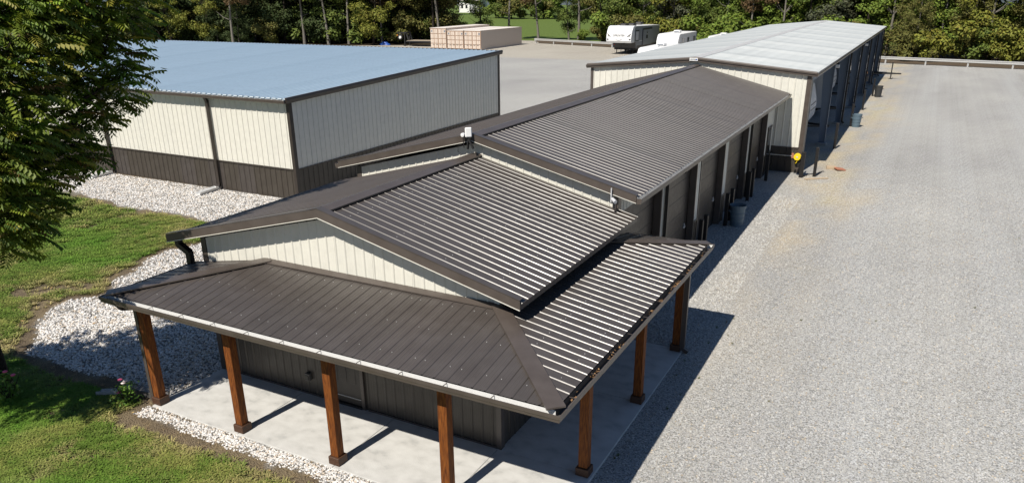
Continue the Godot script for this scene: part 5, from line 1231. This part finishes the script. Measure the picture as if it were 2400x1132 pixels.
	scatter("leaf_litter", "dead brown leaves lying in the porch's side gutter", "leaves", b.mesh(), M.stone, T, K)
	b = MB.new(); b.quad(Vector3(-1, 0, 0), Vector3(0, 0.12, -0.45), Vector3(1, 0.2, 0), Vector3(0, 0.05, 0.45))
	T = []; K = []
	for k in 520:
		var p := Vector2(rng.randf_range(-20.0, 1.5), rng.randf_range(-9.0, 5.5))
		if p.x > -7.5 and p.y < 1.95: continue
		var s := rng.randf_range(0.025, 0.06)
		T.append(Transform3D(Basis.from_euler(Vector3(rng.randf_range(-0.4, 0.4), rng.randf() * TAU, rng.randf_range(-0.4, 0.4))).scaled(Vector3(s, s, s)), Vector3(p.x, G(p.x, p.y) + 0.06, p.y)))
		K.append(Color(0.46, 0.33, 0.14).lerp(Color(0.24, 0.13, 0.06), rng.randf()))
	scatter("fallen_leaves", "a few tan fallen leaves on the lawn and the white stones", "leaves", b.mesh(), M.stone, T, K)
	b = MB.new()
	for k in 14:
		var a := TAU * k / 14.0
		var d := Vector3(cos(a), 0, sin(a)); var sd := d.cross(Vector3.UP) * 0.009
		b.tri(-sd, sd, d * 0.07 + Vector3(0, 0.03 + 0.04 * (k % 3), 0))
	T = []; K = []
	for k in 30:
		var p := Vector2(rng.randf_range(1.95, 2.9), rng.randf_range(-9.0, 3.0)) if k < 20 else Vector2(rng.randf_range(3.5, 13.0), rng.randf_range(-24.0, 2.0))
		T.append(Transform3D(Basis(Vector3.UP, rng.randf() * TAU).scaled(Vector3.ONE * rng.randf_range(0.3, 0.8)), Vector3(p.x, G(p.x, p.y), p.y)))
		K.append(Color(0.09, 0.13, 0.03).lerp(Color(0.17, 0.15, 0.06), rng.randf()))
	scatter("gravel_weeds", "tiny green weeds sprouting in the gravel lot", "weeds", b.mesh(), M.blade, T, K)
	# straw and dead stems on the worn edge of the lawn
	b = MB.new(); b.quad(Vector3(-0.06, 0.004, -0.004), Vector3(-0.06, 0.004, 0.004), Vector3(0.06, 0.012, 0.003), Vector3(0.06, 0.012, -0.003)); b.quad(Vector3(0.0, 0.006, -0.05), Vector3(0.006, 0.006, -0.05), Vector3(0.01, 0.014, 0.05), Vector3(0.004, 0.014, 0.05))
	T = []; K = []
	for k in 16000:
		var p := Vector2(rng.randf_range(-20.0, 1.5), rng.randf_range(-9.0, 5.5))
		if p.x > -7.5 and p.y < 1.95: continue
		var d := bed_dist(p)
		if d > 0.1: continue
		if rng.randf() < turf(p, d) * 0.9: continue
		T.append(Transform3D(Basis(Vector3.UP, rng.randf() * TAU).scaled(Vector3.ONE * rng.randf_range(0.6, 1.4)), Vector3(p.x, G(p.x, p.y) + 0.022, p.y)))
		K.append(Color(0.36, 0.27, 0.15).lerp(Color(0.14, 0.1, 0.06), rng.randf()))
	scatter("straw_litter", "dry straw and dead stems along the worn lawn edge", "straw", b.mesh(), M.stone, T, K)

# ---- trees
func leaf_quad(b: MB, p: Vector3, n: Vector3, along: Vector3, l: float, w: float) -> void:
	var s := n.cross(along).normalized() * w
	var a := along.normalized() * l
	b.quad(p - a, p + s, p + a, p - s)
func leafy(sd: int, blobs: Array, count: int, size: float, droop := 0.0, slim := 0.55) -> ArrayMesh:
	var b := MB.new()
	rng.seed = sd
	var total := 0.0
	for q in blobs: total += pow(q[1], 2.0)
	for q in blobs:
		var k := int(count * pow(q[1], 2.0) / total)
		var tone := rng.randf_range(0.75, 1.2)
		for i in k:
			var d := Vector3(rng.randfn(), rng.randfn() * 0.9 + 0.15, rng.randfn()).normalized()
			var r: float = q[1] * pow(rng.randf(), 0.4) * rng.randf_range(0.8, 1.15)
			var p: Vector3 = q[0] + Vector3(d.x, d.y * q[2], d.z) * r
			if p.y < 0.15: p.y = 0.15 + rng.randf() * 0.4
			var n := (d + Vector3(0, 0.7, 0) + Vector3(rng.randfn(), rng.randfn(), rng.randfn()) * 0.6).normalized()
			var al := n.cross(Vector3(rng.randfn(), rng.randfn(), rng.randfn())).normalized() + Vector3.DOWN * droop
			var t := tone * rng.randf_range(0.65, 1.35)
			b.col = Color(t * rng.randf_range(0.85, 1.25), t, t * rng.randf_range(0.7, 1.0))
			leaf_quad(b, p, n, al, size * rng.randf_range(0.6, 1.3), size * slim * rng.randf_range(0.7, 1.2))
	return b.mesh()
func trunk_mesh(sd: int, h: float, r: float, lean: float, limbs: int, from: float) -> ArrayMesh:
	var b := MB.new()
	rng.seed = sd
	var pts := []; var rad := []
	var n := 7
	for i in n:
		var f := float(i) / (n - 1)
		pts.append(Vector3(lean * f * h + sin(f * 5.0 + sd) * 0.15, f * h - 0.2, cos(f * 4.0 + sd) * 0.15)); rad.append(r * (1.0 - 0.75 * f) * (1.35 if i == 0 else 1.0))
	b.tube(pts, rad, 8)
	for k in limbs:
		var f := rng.randf_range(from, 0.95)
		var o: Vector3 = pts[int(f * (n - 1))]
		var a := rng.randf() * TAU
		var l := rng.randf_range(1.5, 3.2) * h / 12.0
		var d := Vector3(cos(a), rng.randf_range(0.2, 0.9), sin(a)).normalized()
		b.tube([o, o + d * l * 0.5 + Vector3(0, 0.1, 0), o + d * l + Vector3(0, l * 0.25, 0)], [r * 0.35, r * 0.22, r * 0.06], 6)
	return b.mesh()
var kinds := {}
func make_kinds() -> void:
	rng.seed = 500
	for k in 4:   # broad-leaved
		var bl := []
		for i in 26:
			var f := rng.randf()
			var y := 2.2 + 11.5 * f
			var rr: float = 3.9 * sin(PI * (0.18 + 0.72 * f)) * rng.randf_range(0.3, 1.0)
			var a := rng.randf() * TAU
			bl.append([Vector3(cos(a) * rr, y, sin(a) * rr), rng.randf_range(0.9, 1.9), 0.7])
		kinds["broad%d" % k] = [leafy(600 + k, bl, 6500, 0.2), trunk_mesh(700 + k, 11.0, 0.22, rng.randf_range(-0.08, 0.08), 8, 0.3)]
		rng.seed = 510 + k
	for k in 2:   # cedar
		var bl := []
		for i in 30:
			var f := float(i) / 30.0
			var rr := 2.6 * (1.0 - f * 0.88) * rng.randf_range(0.55, 1.0)
			var a := i * 2.4
			bl.append([Vector3(cos(a) * rr, 0.8 + 10.0 * f, sin(a) * rr), lerpf(1.15, 0.5, f), 0.75])
		kinds["cedar%d" % k] = [leafy(620 + k, bl, 7500, 0.15, 0.5, 0.32), trunk_mesh(720 + k, 10.0, 0.16, 0.0, 4, 0.3)]
		rng.seed = 530 + k
	for k in 2:   # tall trunk, high crown
		var bl := []
		for i in 14:
			var a := rng.randf() * TAU; var rr := rng.randf_range(0.3, 3.2)
			bl.append([Vector3(cos(a) * rr, rng.randf_range(7.5, 15.0), sin(a) * rr), rng.randf_range(0.8, 1.6), 0.7])
		kinds["tall%d" % k] = [leafy(640 + k, bl, 3600, 0.2), trunk_mesh(740 + k, 14.0, 0.24, 0.05 * (1 - 2 * k), 9, 0.45)]
		rng.seed = 550 + k
	for k in 3:   # bush
		var bl := []
		for i in 11:
			var a := rng.randf() * TAU; var rr := rng.randf_range(0.0, 1.5)
			bl.append([Vector3(cos(a) * rr, rng.randf_range(0.5, 2.6), sin(a) * rr), rng.randf_range(0.5, 1.0), 0.8])
		kinds["bush%d" % k] = [leafy(660 + k, bl, 2600, 0.16), trunk_mesh(760 + k, 2.2, 0.07, 0.05, 5, 0.2)]
		rng.seed = 570 + k
	for d in [["lf_green", 0.14, 0.20, 0.03], ["lf_mid", 0.105, 0.145, 0.028], ["lf_dark", 0.045, 0.068, 0.02], ["lf_yellow", 0.175, 0.185, 0.03], ["lf_olive", 0.125, 0.125, 0.032], ["lf_rust", 0.13, 0.085, 0.04], ["lf_grey", 0.075, 0.085, 0.05]]:
		var m: StandardMaterial3D = M.leaf_far.duplicate()
		m.resource_name = d[0]
		m.albedo_color = lin(d[1], d[2], d[3])
		M[d[0]] = m
func tree(called: String, kind: String, leaf: String, bark: String, at: Vector3, s: float, label: String, group: String, category := "tree") -> void:
	var known := false
	for q in ["tall", "small", "large", "low", "slender", "leafy"]:
		if label.contains(q): known = true
	if not known: label = ("short " if s < 0.82 else "middling " if s < 1.05 else "tall " if s < 1.4 else "broad tall ") + label
	var t := thing(called, label, category, at, at.x * 1.7 + at.z, group)
	var c := obj("crown", kinds[kind][0], M[leaf], t); c.scale = Vector3(s, s, s)
	c = obj("trunk" if category == "tree" else "stem", kinds[kind][1], M[bark], t); c.scale = Vector3(s, s, s)
func make_woods() -> void:
	make_kinds()
	rng.seed = 900
	var w := "woods behind the storage building"
	# dark woods on the left, behind the storage building
	for row in 4:
		for k in 13:
			var f := (k + rng.randf_range(0.1, 0.9)) / 13.0
			var p := Vector3(-114, 0.17, -74).lerp(Vector3(-64, 0.17, -97), f) + Vector3(-0.42, 0, -0.9) * (row * 5.0 + rng.randf_range(0, 3.0))
			if row == 0:
				var u := rng.randf()
				if u < 0.42: tree("cedar_tree", "cedar%d" % (k % 2), "lf_dark", "bark_grey", p, rng.randf_range(0.75, 1.1), "dark green cedar at the front of the woods behind the storage building", w)
				elif u < 0.52: tree("broadleaf_tree", "broad%d" % (k % 4), "lf_yellow", "bark_dark", p, rng.randf_range(0.6, 0.9), "yellow-green tree in the dark woods behind the storage building", w)
				elif u < 0.8: tree("tall_tree", "tall%d" % (k % 2), "lf_mid", "bark_pale", p, rng.randf_range(0.9, 1.1), "pale-trunked tall tree in the woods behind the storage building", w)
				else: tree("woodland_bush", "bush%d" % (k % 3), "lf_olive", "bark_dark", p, rng.randf_range(1.0, 1.5), "olive bush under the woods behind the storage building", w, "bush")
			else:
				var q = ["lf_dark", "lf_mid", "lf_dark", "lf_olive"][rng.randi() % 4]
				tree("broadleaf_tree", "broad%d" % ((k + row) % 4), q, "bark_dark", p, rng.randf_range(0.95, 1.3), {"lf_dark": "deep green tree", "lf_mid": "mid green tree", "lf_olive": "olive green tree"}[q] + " within the woods behind the storage building", w)
	for k in 34:
		var f := (k + rng.randf()) / 34.0
		var p := Vector3(-116, 0.17, -76).lerp(Vector3(-66, 0.17, -99.5), f) + Vector3(-0.42, 0, -0.9) * rng.randf_range(1.0, 9.0)
		tree("woodland_bush", "bush%d" % (k % 3), ["lf_dark", "lf_dark", "lf_mid"][k % 3], "bark_dark", p, rng.randf_range(1.2, 2.1), ["deep green bush", "deep green bush", "mid green bush"][k % 3] + " in the shade of the woods behind the storage building", w, "bush")
	for k in 16:
		var p := Vector3(-116, 0.17, -82).lerp(Vector3(-70, 0.17, -104), (k + rng.randf()) / 16.0) + Vector3(-0.42, 0, -0.9) * rng.randf_range(0.0, 4.0)
		tree("cedar_tree", "cedar%d" % (k % 2), "lf_dark", "bark_grey", p, rng.randf_range(1.1, 1.5), "tall dark cedar deep in the woods behind the storage building", w)
	for q in [[-93.5, -81.5, "lf_rust", 0.9, "rust-brown tree among the dark woods behind the storage building"], [-74, -95, "lf_rust", 0.8, "rust-brown tree among the dark woods behind the storage building"]]:
		tree("broadleaf_tree", "tall1", q[2], "bark_pale", Vector3(q[0], 0.17, q[1]), q[3], q[4], w)
	# thin trees between the lot and the open field
	var f2 := "thin trees by the open field"
	for q in [[-63.0, -108.0, "broad1", "lf_mid", "bark_dark", 0.8, "leafy mid green tree between the containers and the far field"], [-50.5, -117.0, "broad2", "lf_mid", "bark_pale", 0.75, "leafy tree in the field behind the containers' far end"], [-66.5, -98.5, "tall0", "lf_mid", "bark_dark", 1.0, "dark-trunked tree standing behind the containers"], [-60.0, -113.0, "tall1", "lf_green", "bark_pale", 0.95, "pale-trunked tree leaning behind the containers"], [-54.0, -112.0, "tall0", "lf_rust", "bark_pale", 0.85, "slender tree with rusty leaves at the containers' end"], [-47.0, -113.0, "tall1", "lf_mid", "bark_pale", 1.05, "white-trunked tree behind the guardrail's end"], [-42.5, -112.5, "tall0", "lf_olive", "bark_grey", 0.8, "ivy-clad tree between the field and the guardrail"]]:
		tree("field_edge_tree", q[2], q[3], q[4], Vector3(q[0], 0.17, q[1]), q[5], q[6], f2)
	for q in [[-58.0, -108.0, 0.9, "lf_mid", "green bush behind the end of the containers"], [-45.0, -110.0, 0.7, "lf_green", "small round bush in the field behind the guardrail"], [-65.0, -104.0, 1.1, "lf_yellow", "yellow-green bush left of the containers"], [-39.5, -108.5, 1.7, "lf_green", "large bright green bush left of the fifth-wheel camper"], [-42.0, -111.0, 0.9, "lf_olive", "olive bush at the foot of the ivy-clad tree"]]:
		tree("field_bush", "bush%d" % (int(-q[0]) % 3), q[3], "bark_dark", Vector3(q[0], 0.17, q[1]), q[2], q[4], f2, "bush")
	# bright thicket behind the guardrail and the shelter
	var th := "thicket behind the guardrail"
	for row in 4:
		for k in 21:
			var f := (k + rng.randf_range(0.0, 1.0)) / 21.0
			var p := Vector3(-38.0, 0.2, -104.5).lerp(Vector3(3.0, 0.2, -92.5), minf(f * 1.75, 1.0))
			if f * 1.75 > 1.0: p = Vector3(3.0, 0.2, -92.5).lerp(Vector3(31.0, 0.2, -87.5), (f * 1.75 - 1.0) / 0.75)
			p += Vector3(-0.25, 0, -0.97) * (row * 4.2 + rng.randf_range(0.0, 2.2))
			var u := rng.randf()
			if row == 0:
				if u < 0.72 or p.x < 4.0:
					var q = ["lf_green", "lf_mid", "lf_olive", "lf_yellow"][rng.randi() % 4]
					tree("thicket_bush", "bush%d" % (k % 3), q, "bark_dark", p, rng.randf_range(1.0, 1.8), {"lf_green": "bright green", "lf_mid": "mid green", "lf_olive": "olive", "lf_yellow": "yellow-green"}[q] + " bush at the foot of the thicket behind the guardrail", th, "bush")
				else: tree("cedar_tree", "cedar%d" % (k % 2), "lf_olive", "bark_grey", p, rng.randf_range(0.7, 1.0), "olive-brown cedar at the front of the thicket behind the guardrail", th)
			elif row == 1 and p.x > 2.0 and u < 0.55:
				tree("cedar_tree", "cedar%d" % (k % 2), "lf_olive", "bark_grey", p, rng.randf_range(0.95, 1.25), "olive-brown cedar at the front of the thicket behind the guardrail", th)
			else:
				var q = ["lf_green", "lf_mid", "lf_yellow", "lf_mid", "lf_grey", "lf_green"][rng.randi() % 6]
				tree("broadleaf_tree", "broad%d" % ((k + row) % 4), q, ["bark_dark", "bark_pale"][k % 2], p, rng.randf_range(0.7, 1.0) if row < 3 else 1.2, {"lf_green": "bright green", "lf_mid": "mid green", "lf_yellow": "yellow-green", "lf_grey": "grey-green"}[q] + " broad-leaved tree in the thicket behind the guardrail", th)
	tree("dead_tree", "tall1", "lf_rust", "bark_pale", Vector3(-16.0, 0.2, -99.5), 0.72, "brown half-dead tree with bare pale branches behind the campers", th)
	tree("dead_tree", "tall0", "lf_olive", "bark_pale", Vector3(16.5, 0.2, -91.5), 0.8, "leaning pale-trunked tree in the thicket beyond the right guardrail", th)
	# far woods beyond the field
	for k in 46:
		var f := (k + rng.randf()) / 46.0
		var p := Vector3(-255, 0.17, -215).lerp(Vector3(-20, 0.17, -225), f) + Vector3(0, 0, -rng.randf_range(0, 26))
		if p.distance_to(Vector3(-160, 0.17, -269)) < 45.0 and p.x > -150.0 and p.x < -128.0: continue
		var q = ["lf_green", "lf_mid", "lf_dark", "lf_olive", "lf_yellow"][rng.randi() % 5]
		tree("far_tree", "broad%d" % (k % 4), q, "bark_dark", p, rng.randf_range(0.9, 1.5), {"lf_green": "bright green", "lf_mid": "mid green", "lf_dark": "deep green", "lf_olive": "olive", "lf_yellow": "yellow-green"}[q] + " tree in the far wood beyond the field", "far wood beyond the field")
	for k in 56:
		var p := Vector3(-235 + k * 4.0 + rng.randf_range(-3, 3), 0.17, -206 - rng.randf_range(0, 8))
		if p.x > -150.0 and p.x < -118.0: continue
		tree("far_bush", "bush%d" % (k % 3), ["lf_mid", "lf_olive", "lf_green"][k % 3], "bark_dark", p, rng.randf_range(1.6, 2.8), ["mid green", "olive", "bright green"][k % 3] + " bush along the field's far hedge", "far wood beyond the field", "bush")

func make_big_tree() -> void:
	var t := thing("shade_tree", "large leafy tree with long feathered leaves overhanging the lawn", "tree", Vector3(-11.2, -0.06, 3.0))
	var o := t.position
	var b := MB.new()
	b.tube([Vector3(0, -0.2, 0), Vector3(0.02, 0.4, 0), Vector3(0.1, 2.0, 0.05), Vector3(0.35, 4.0, 0.1), Vector3(0.6, 6.0, 0.0), Vector3(0.7, 8.5, -0.2), Vector3(0.6, 10.5, -0.4)], [0.34, 0.25, 0.21, 0.19, 0.15, 0.1, 0.04], 12)
	obj("trunk", b, M.bark_dark, t)
	rng.seed = 77
	for q in BLOBS:
		var p := Vector3(q[0], q[1], q[2]) - o
		var st := Vector3(0.3, clampf(p.y * 0.62, 2.2, 8.0), 0.1)
		var mid := st.lerp(p, 0.55) + Vector3(rng.randf_range(-0.3, 0.3), 0.35, rng.randf_range(-0.3, 0.3))
		b = MB.new()
		b.tube([st, st.lerp(mid, 0.5) + Vector3(0, 0.1, 0), mid, p], [0.085, 0.065, 0.042, 0.015], 7)
		for k in 5:
			var d = Vector3(rng.randfn(), rng.randfn() * 0.6, rng.randfn()).normalized() * q[3] * 0.85
			b.tube([p.lerp(mid, 0.25), p + d * 0.5 + Vector3(0, 0.08, 0), p + d], [0.014, 0.01, 0.004], 5)
		obj("branch", b, M.bark_dark, t)
	# one feathered leaf: a drooping stalk with paired leaflets
	b = MB.new()
	var L := 0.42
	for k in 6:
		var f := 0.15 + 0.85 * k / 5.0
		var c := Vector3(0, -0.22 * f * f * L, f * L)
		var l := 0.135 * (1.0 - 0.45 * absf(f - 0.45))
		for s in [-1.0, 1.0]:
			var tip := c + Vector3(s * l * 0.9, -0.05 - 0.03 * f, l * 0.42)
			var m := c.lerp(tip, 0.45)
			b.tri(c, m + Vector3(0, 0.008, 0.042), tip); b.tri(c, tip, m + Vector3(0, 0.008, -0.042))
	b.quad(Vector3(0, -0.05 * L, L), Vector3(0.02, -0.2 * L, L + 0.06), Vector3(0, -0.3 * L, L + 0.14), Vector3(-0.02, -0.2 * L, L + 0.06))
	b.quad(Vector3(-0.003, 0, 0), Vector3(0.003, 0, 0), Vector3(0.002, -0.22 * L, L), Vector3(-0.002, -0.22 * L, L))
	var T := []; var K := []
	rng.seed = 78
	for q in BLOBS:
		var n := int((54.0 if q[0] > -9.6 else 110.0) * q[3] * q[3] + 62.0 * q[3] + 8)
		var sunlit_top := rng.randf() < 0.3
		for k in n:
			var d := Vector3(rng.randfn(), rng.randfn() * 0.8 + 0.1, rng.randfn()).normalized()
			var p: Vector3 = Vector3(q[0], q[1], q[2]) - o + d * q[3] * pow(rng.randf(), 0.5) * 0.98
			var yaw := atan2(d.x, d.z) + rng.randf_range(-0.8, 0.8)
			var B := Basis.from_euler(Vector3(rng.randf_range(-0.35, 0.55), yaw, rng.randf_range(-0.5, 0.5)))
			T.append(Transform3D(B.scaled(Vector3.ONE * rng.randf_range(0.6, 1.1)), p))
			var c := Color(0.045, 0.088, 0.010).lerp(Color(0.165, 0.20, 0.018), rng.randf())
			if rng.randf() < 0.10: c = Color(0.27, 0.25, 0.035)
			if rng.randf() < 0.02: c = Color(0.16, 0.10, 0.035)
			if sunlit_top and d.y > 0.0 and rng.randf() < 0.6: c = Color(0.17, 0.26, 0.025)  # upper leaves of some clumps brighter, sunlight put into their colour
			K.append(c * rng.randf_range(0.8, 1.2))
	# long bright shoots that stick out of the crown
	for s in [[-8.89, 6.83, 0.10, 0.30, 0.35], [-8.71, 6.66, 0.20, 0.50, 0.05], [-9.00, 6.45, 0.20, 0.40, 0.10], [-9.21, 7.10, 1.00, 0.70, 0.20], [-9.57, 6.37, 1.30, 0.60, -0.10], [-9.58, 6.46, 1.00, 0.50, 0.20], [-9.48, 4.94, 0.90, 0.75, -0.25], [-8.92, 5.61, 2.40, 0.50, 0.10], [-8.51, 6.14, 2.60, 0.60, 0.00], [-9.46, 6.48, 0.70, 0.40, 0.30], [-9.16, 5.74, 1.80, 0.50, 0.10]]:
		for k in 5:
			var B := Basis.from_euler(Vector3(-s[4] + rng.randf_range(-0.15, 0.3), s[3] + 0.75 + rng.randf_range(-0.5, 0.5), rng.randf_range(-0.3, 0.3)))
			T.append(Transform3D(B.scaled(Vector3.ONE * rng.randf_range(1.0, 1.45)), Vector3(s[0], s[1], s[2]) - o + Vector3(rng.randf_range(-0.25, 0.1), rng.randf_range(-0.1, 0.1), rng.randf_range(-0.2, 0.2))))
			K.append(Color(0.15, 0.26, 0.03) * rng.randf_range(0.85, 1.2))
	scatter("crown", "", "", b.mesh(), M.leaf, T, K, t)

func flower_bush(label: String, at: Vector3, s: float, blooms: Array, sd: int) -> void:
	var t := thing("flower_bush", label, "flowering bush", at)
	rng.seed = sd
	var b := MB.new()
	for k in 16:
		var a := rng.randf() * TAU
		b.tube([Vector3.ZERO, Vector3(cos(a) * 0.12, 0.25, sin(a) * 0.12) * s, Vector3(cos(a) * 0.24, rng.randf_range(0.35, 0.65), sin(a) * 0.24) * s], [0.008, 0.006, 0.003], 5)
	obj("stem", b, M.bark_dark, t)
	b = MB.new()
	for k in 340:
		var d := Vector3(rng.randfn() * 0.14, rng.randf_range(0.08, 0.62), rng.randfn() * 0.14) * s
		var n := (Vector3(rng.randfn(), 1.6, rng.randfn())).normalized()
		var c := Color(0.075, 0.17, 0.025).lerp(Color(0.16, 0.27, 0.04), rng.randf())
		b.col = c
		leaf_quad(b, d, n, n.cross(Vector3(rng.randfn(), rng.randfn(), rng.randfn())), 0.042 * s, 0.024 * s)
	obj("foliage", b, M.leaf, t)
	for q in blooms:
		b = MB.new()
		b.lathe([[0.0, 0.03], [0.025, 0.032], [0.05, 0.015], [0.045, 0.0], [0.0, -0.012]], 10)
		obj("bloom", b, M[q[3]], t, Vector3(q[0], q[1], q[2]) * s)

func _ready() -> void:
	# camera, sky, sun, exposure
	var cam := Camera3D.new()
	cam.name = "camera"
	cam.position = Vector3(6.056, 8.182, 10.875)
	cam.rotation_degrees = Vector3(-21.824, 28.059, -0.493)
	cam.projection = Camera3D.PROJECTION_FRUSTUM
	cam.keep_aspect = Camera3D.KEEP_WIDTH
	cam.near = 0.1; cam.far = 1200.0
	cam.size = 2400.0 / 1777.98 * 0.1
	cam.frustum_offset = Vector2(0.0, (690.93 - 566.0) / 1777.98 * 0.1)
	add_child(cam)
	cam.current = true
	var env := Environment.new()
	env.background_mode = Environment.BG_SKY
	env.tonemap_mode = Environment.TONE_MAPPER_LINEAR
	env.tonemap_exposure = 1.22
	env.sdfgi_enabled = true; env.ssao_enabled = true; env.ssil_enabled = true
	var sm := ProceduralSkyMaterial.new()
	sm.sky_top_color = Color(0.33, 0.46, 0.65); sm.sky_horizon_color = Color(0.70, 0.78, 0.86); sm.sky_curve = 0.16; sm.energy_multiplier = 0.62
	sm.ground_bottom_color = Color(0.3, 0.3, 0.28); sm.ground_horizon_color = Color(0.55, 0.6, 0.62)
	sm.sun_angle_max = 4.0
	var sky := Sky.new(); sky.sky_material = sm
	env.sky = sky
	var we := WorldEnvironment.new(); we.name = "environment"; we.environment = env; add_child(we)
	var sun := DirectionalLight3D.new()
	sun.name = "sun"
	sun.light_energy = 1.6; sun.light_color = Color(1.0, 0.972, 0.925); sun.light_angular_distance = 0.53; sun.shadow_enabled = true
	add_child(sun)
	sun.look_at_from_position(Vector3.ZERO, Vector3(0.085, -0.777, -0.622), Vector3.UP)
	make_materials()
	make_ground()
	make_office(); make_garages(); make_carport(); make_storage()
	make_woods(); make_big_tree()
	make_cover()
	# vehicles
	make_fifth_wheel()
	camper("white_camper", "plain white camper with white roof unit parked next to the fifth-wheel camper", Vector3(-22.8, 0.17, -88.2), 0.0, 8.4, 2.66, 2.9, M.pale_side, M.gel_white, M.pale_side)
	camper("white_camper", "low white camper whose roof just clears the shelter roof", Vector3(-19.1, 0.17, -70.0), 0.0, 8.0, 2.6, 2.5, M.gel_white, M.gel_white, M.pale_side)
	camper("white_camper", "white camper roof showing behind the shelter by the bare branches", Vector3(-18.7, 0.17, -95.5), 0.0, 7.0, 2.5, 2.3, M.gel_white, M.gel_white, M.pale_side)
	var sh := "campers parked under the shelter"
	camper("sheltered_camper", "pale grey camper in the first shelter bay behind the ivory wall", Vector3(-2.9, 0.17, -30.0), -PI / 2, 7.6, 2.5, 3.1, M.pale_side, M.gel_white, M.pale_side, sh, "", "sierra")
	camper("sheltered_camper", "tan camper with dark bands in the second shelter bay", Vector3(-3.6, 0.17, -37.6), PI / 2, 8.0, 2.5, 3.2, M.tan_side, M.gel_white, M.dark_side, sh, "Chm")
	camper("sheltered_camper", "white camper with dark stripes in the third shelter bay", Vector3(-3.6, 0.17, -45.4), PI / 2, 8.0, 2.5, 3.2, M.gel_white, M.gel_white, M.dark_side, sh)
	camper("sheltered_camper", "dark grey camper in the fourth shelter bay", Vector3(-4.2, 0.17, -53.4), PI / 2, 8.0, 2.5, 3.2, M.grey_side, M.pale_side, M.dark_side, sh)
	camper("sheltered_camper", "grey and black camper in the fifth shelter bay", Vector3(-4.0, 0.17, -61.0), PI / 2, 7.5, 2.5, 3.0, M.pale_side, M.grey_side, M.black, sh)
	make_gooseneck(); make_utility_trailer()
	make_container(Vector3(-59.4, 0.17, -89.3), 2.85, 2.98, 13.0, "tallest of the three tan shipping containers, next to the black trailer")
	make_container(Vector3(-56.5, 0.17, -89.4), 2.85, 2.68, 13.0, "middle tan shipping container between the tall one and the end one")
	make_container(Vector3(-53.62, 0.17, -89.5), 2.85, 2.68, 13.0, "tan shipping container with its long ribbed side facing the open gravel")
	make_guardrail()
	make_small()
	flower_bush("small leafy plant with pink flowers at the porch's corner post", Vector3(-8.05, -0.05, 2.1), 0.8, [[-0.12, 0.72, 0.0, "pink"], [-0.1, 0.4, 0.12, "pink"], [0.1, 0.74, 0.0, "pale_flower"], [0.02, 0.66, 0.02, "pale_flower"]], 91)
	flower_bush("leafy green bush with few pink buds under the shade tree", Vector3(-10.45, -0.05, 3.2), 1.15, [[0.1, 0.66, 0.0, "pink"], [0.24, 0.6, -0.05, "pink"]], 92)
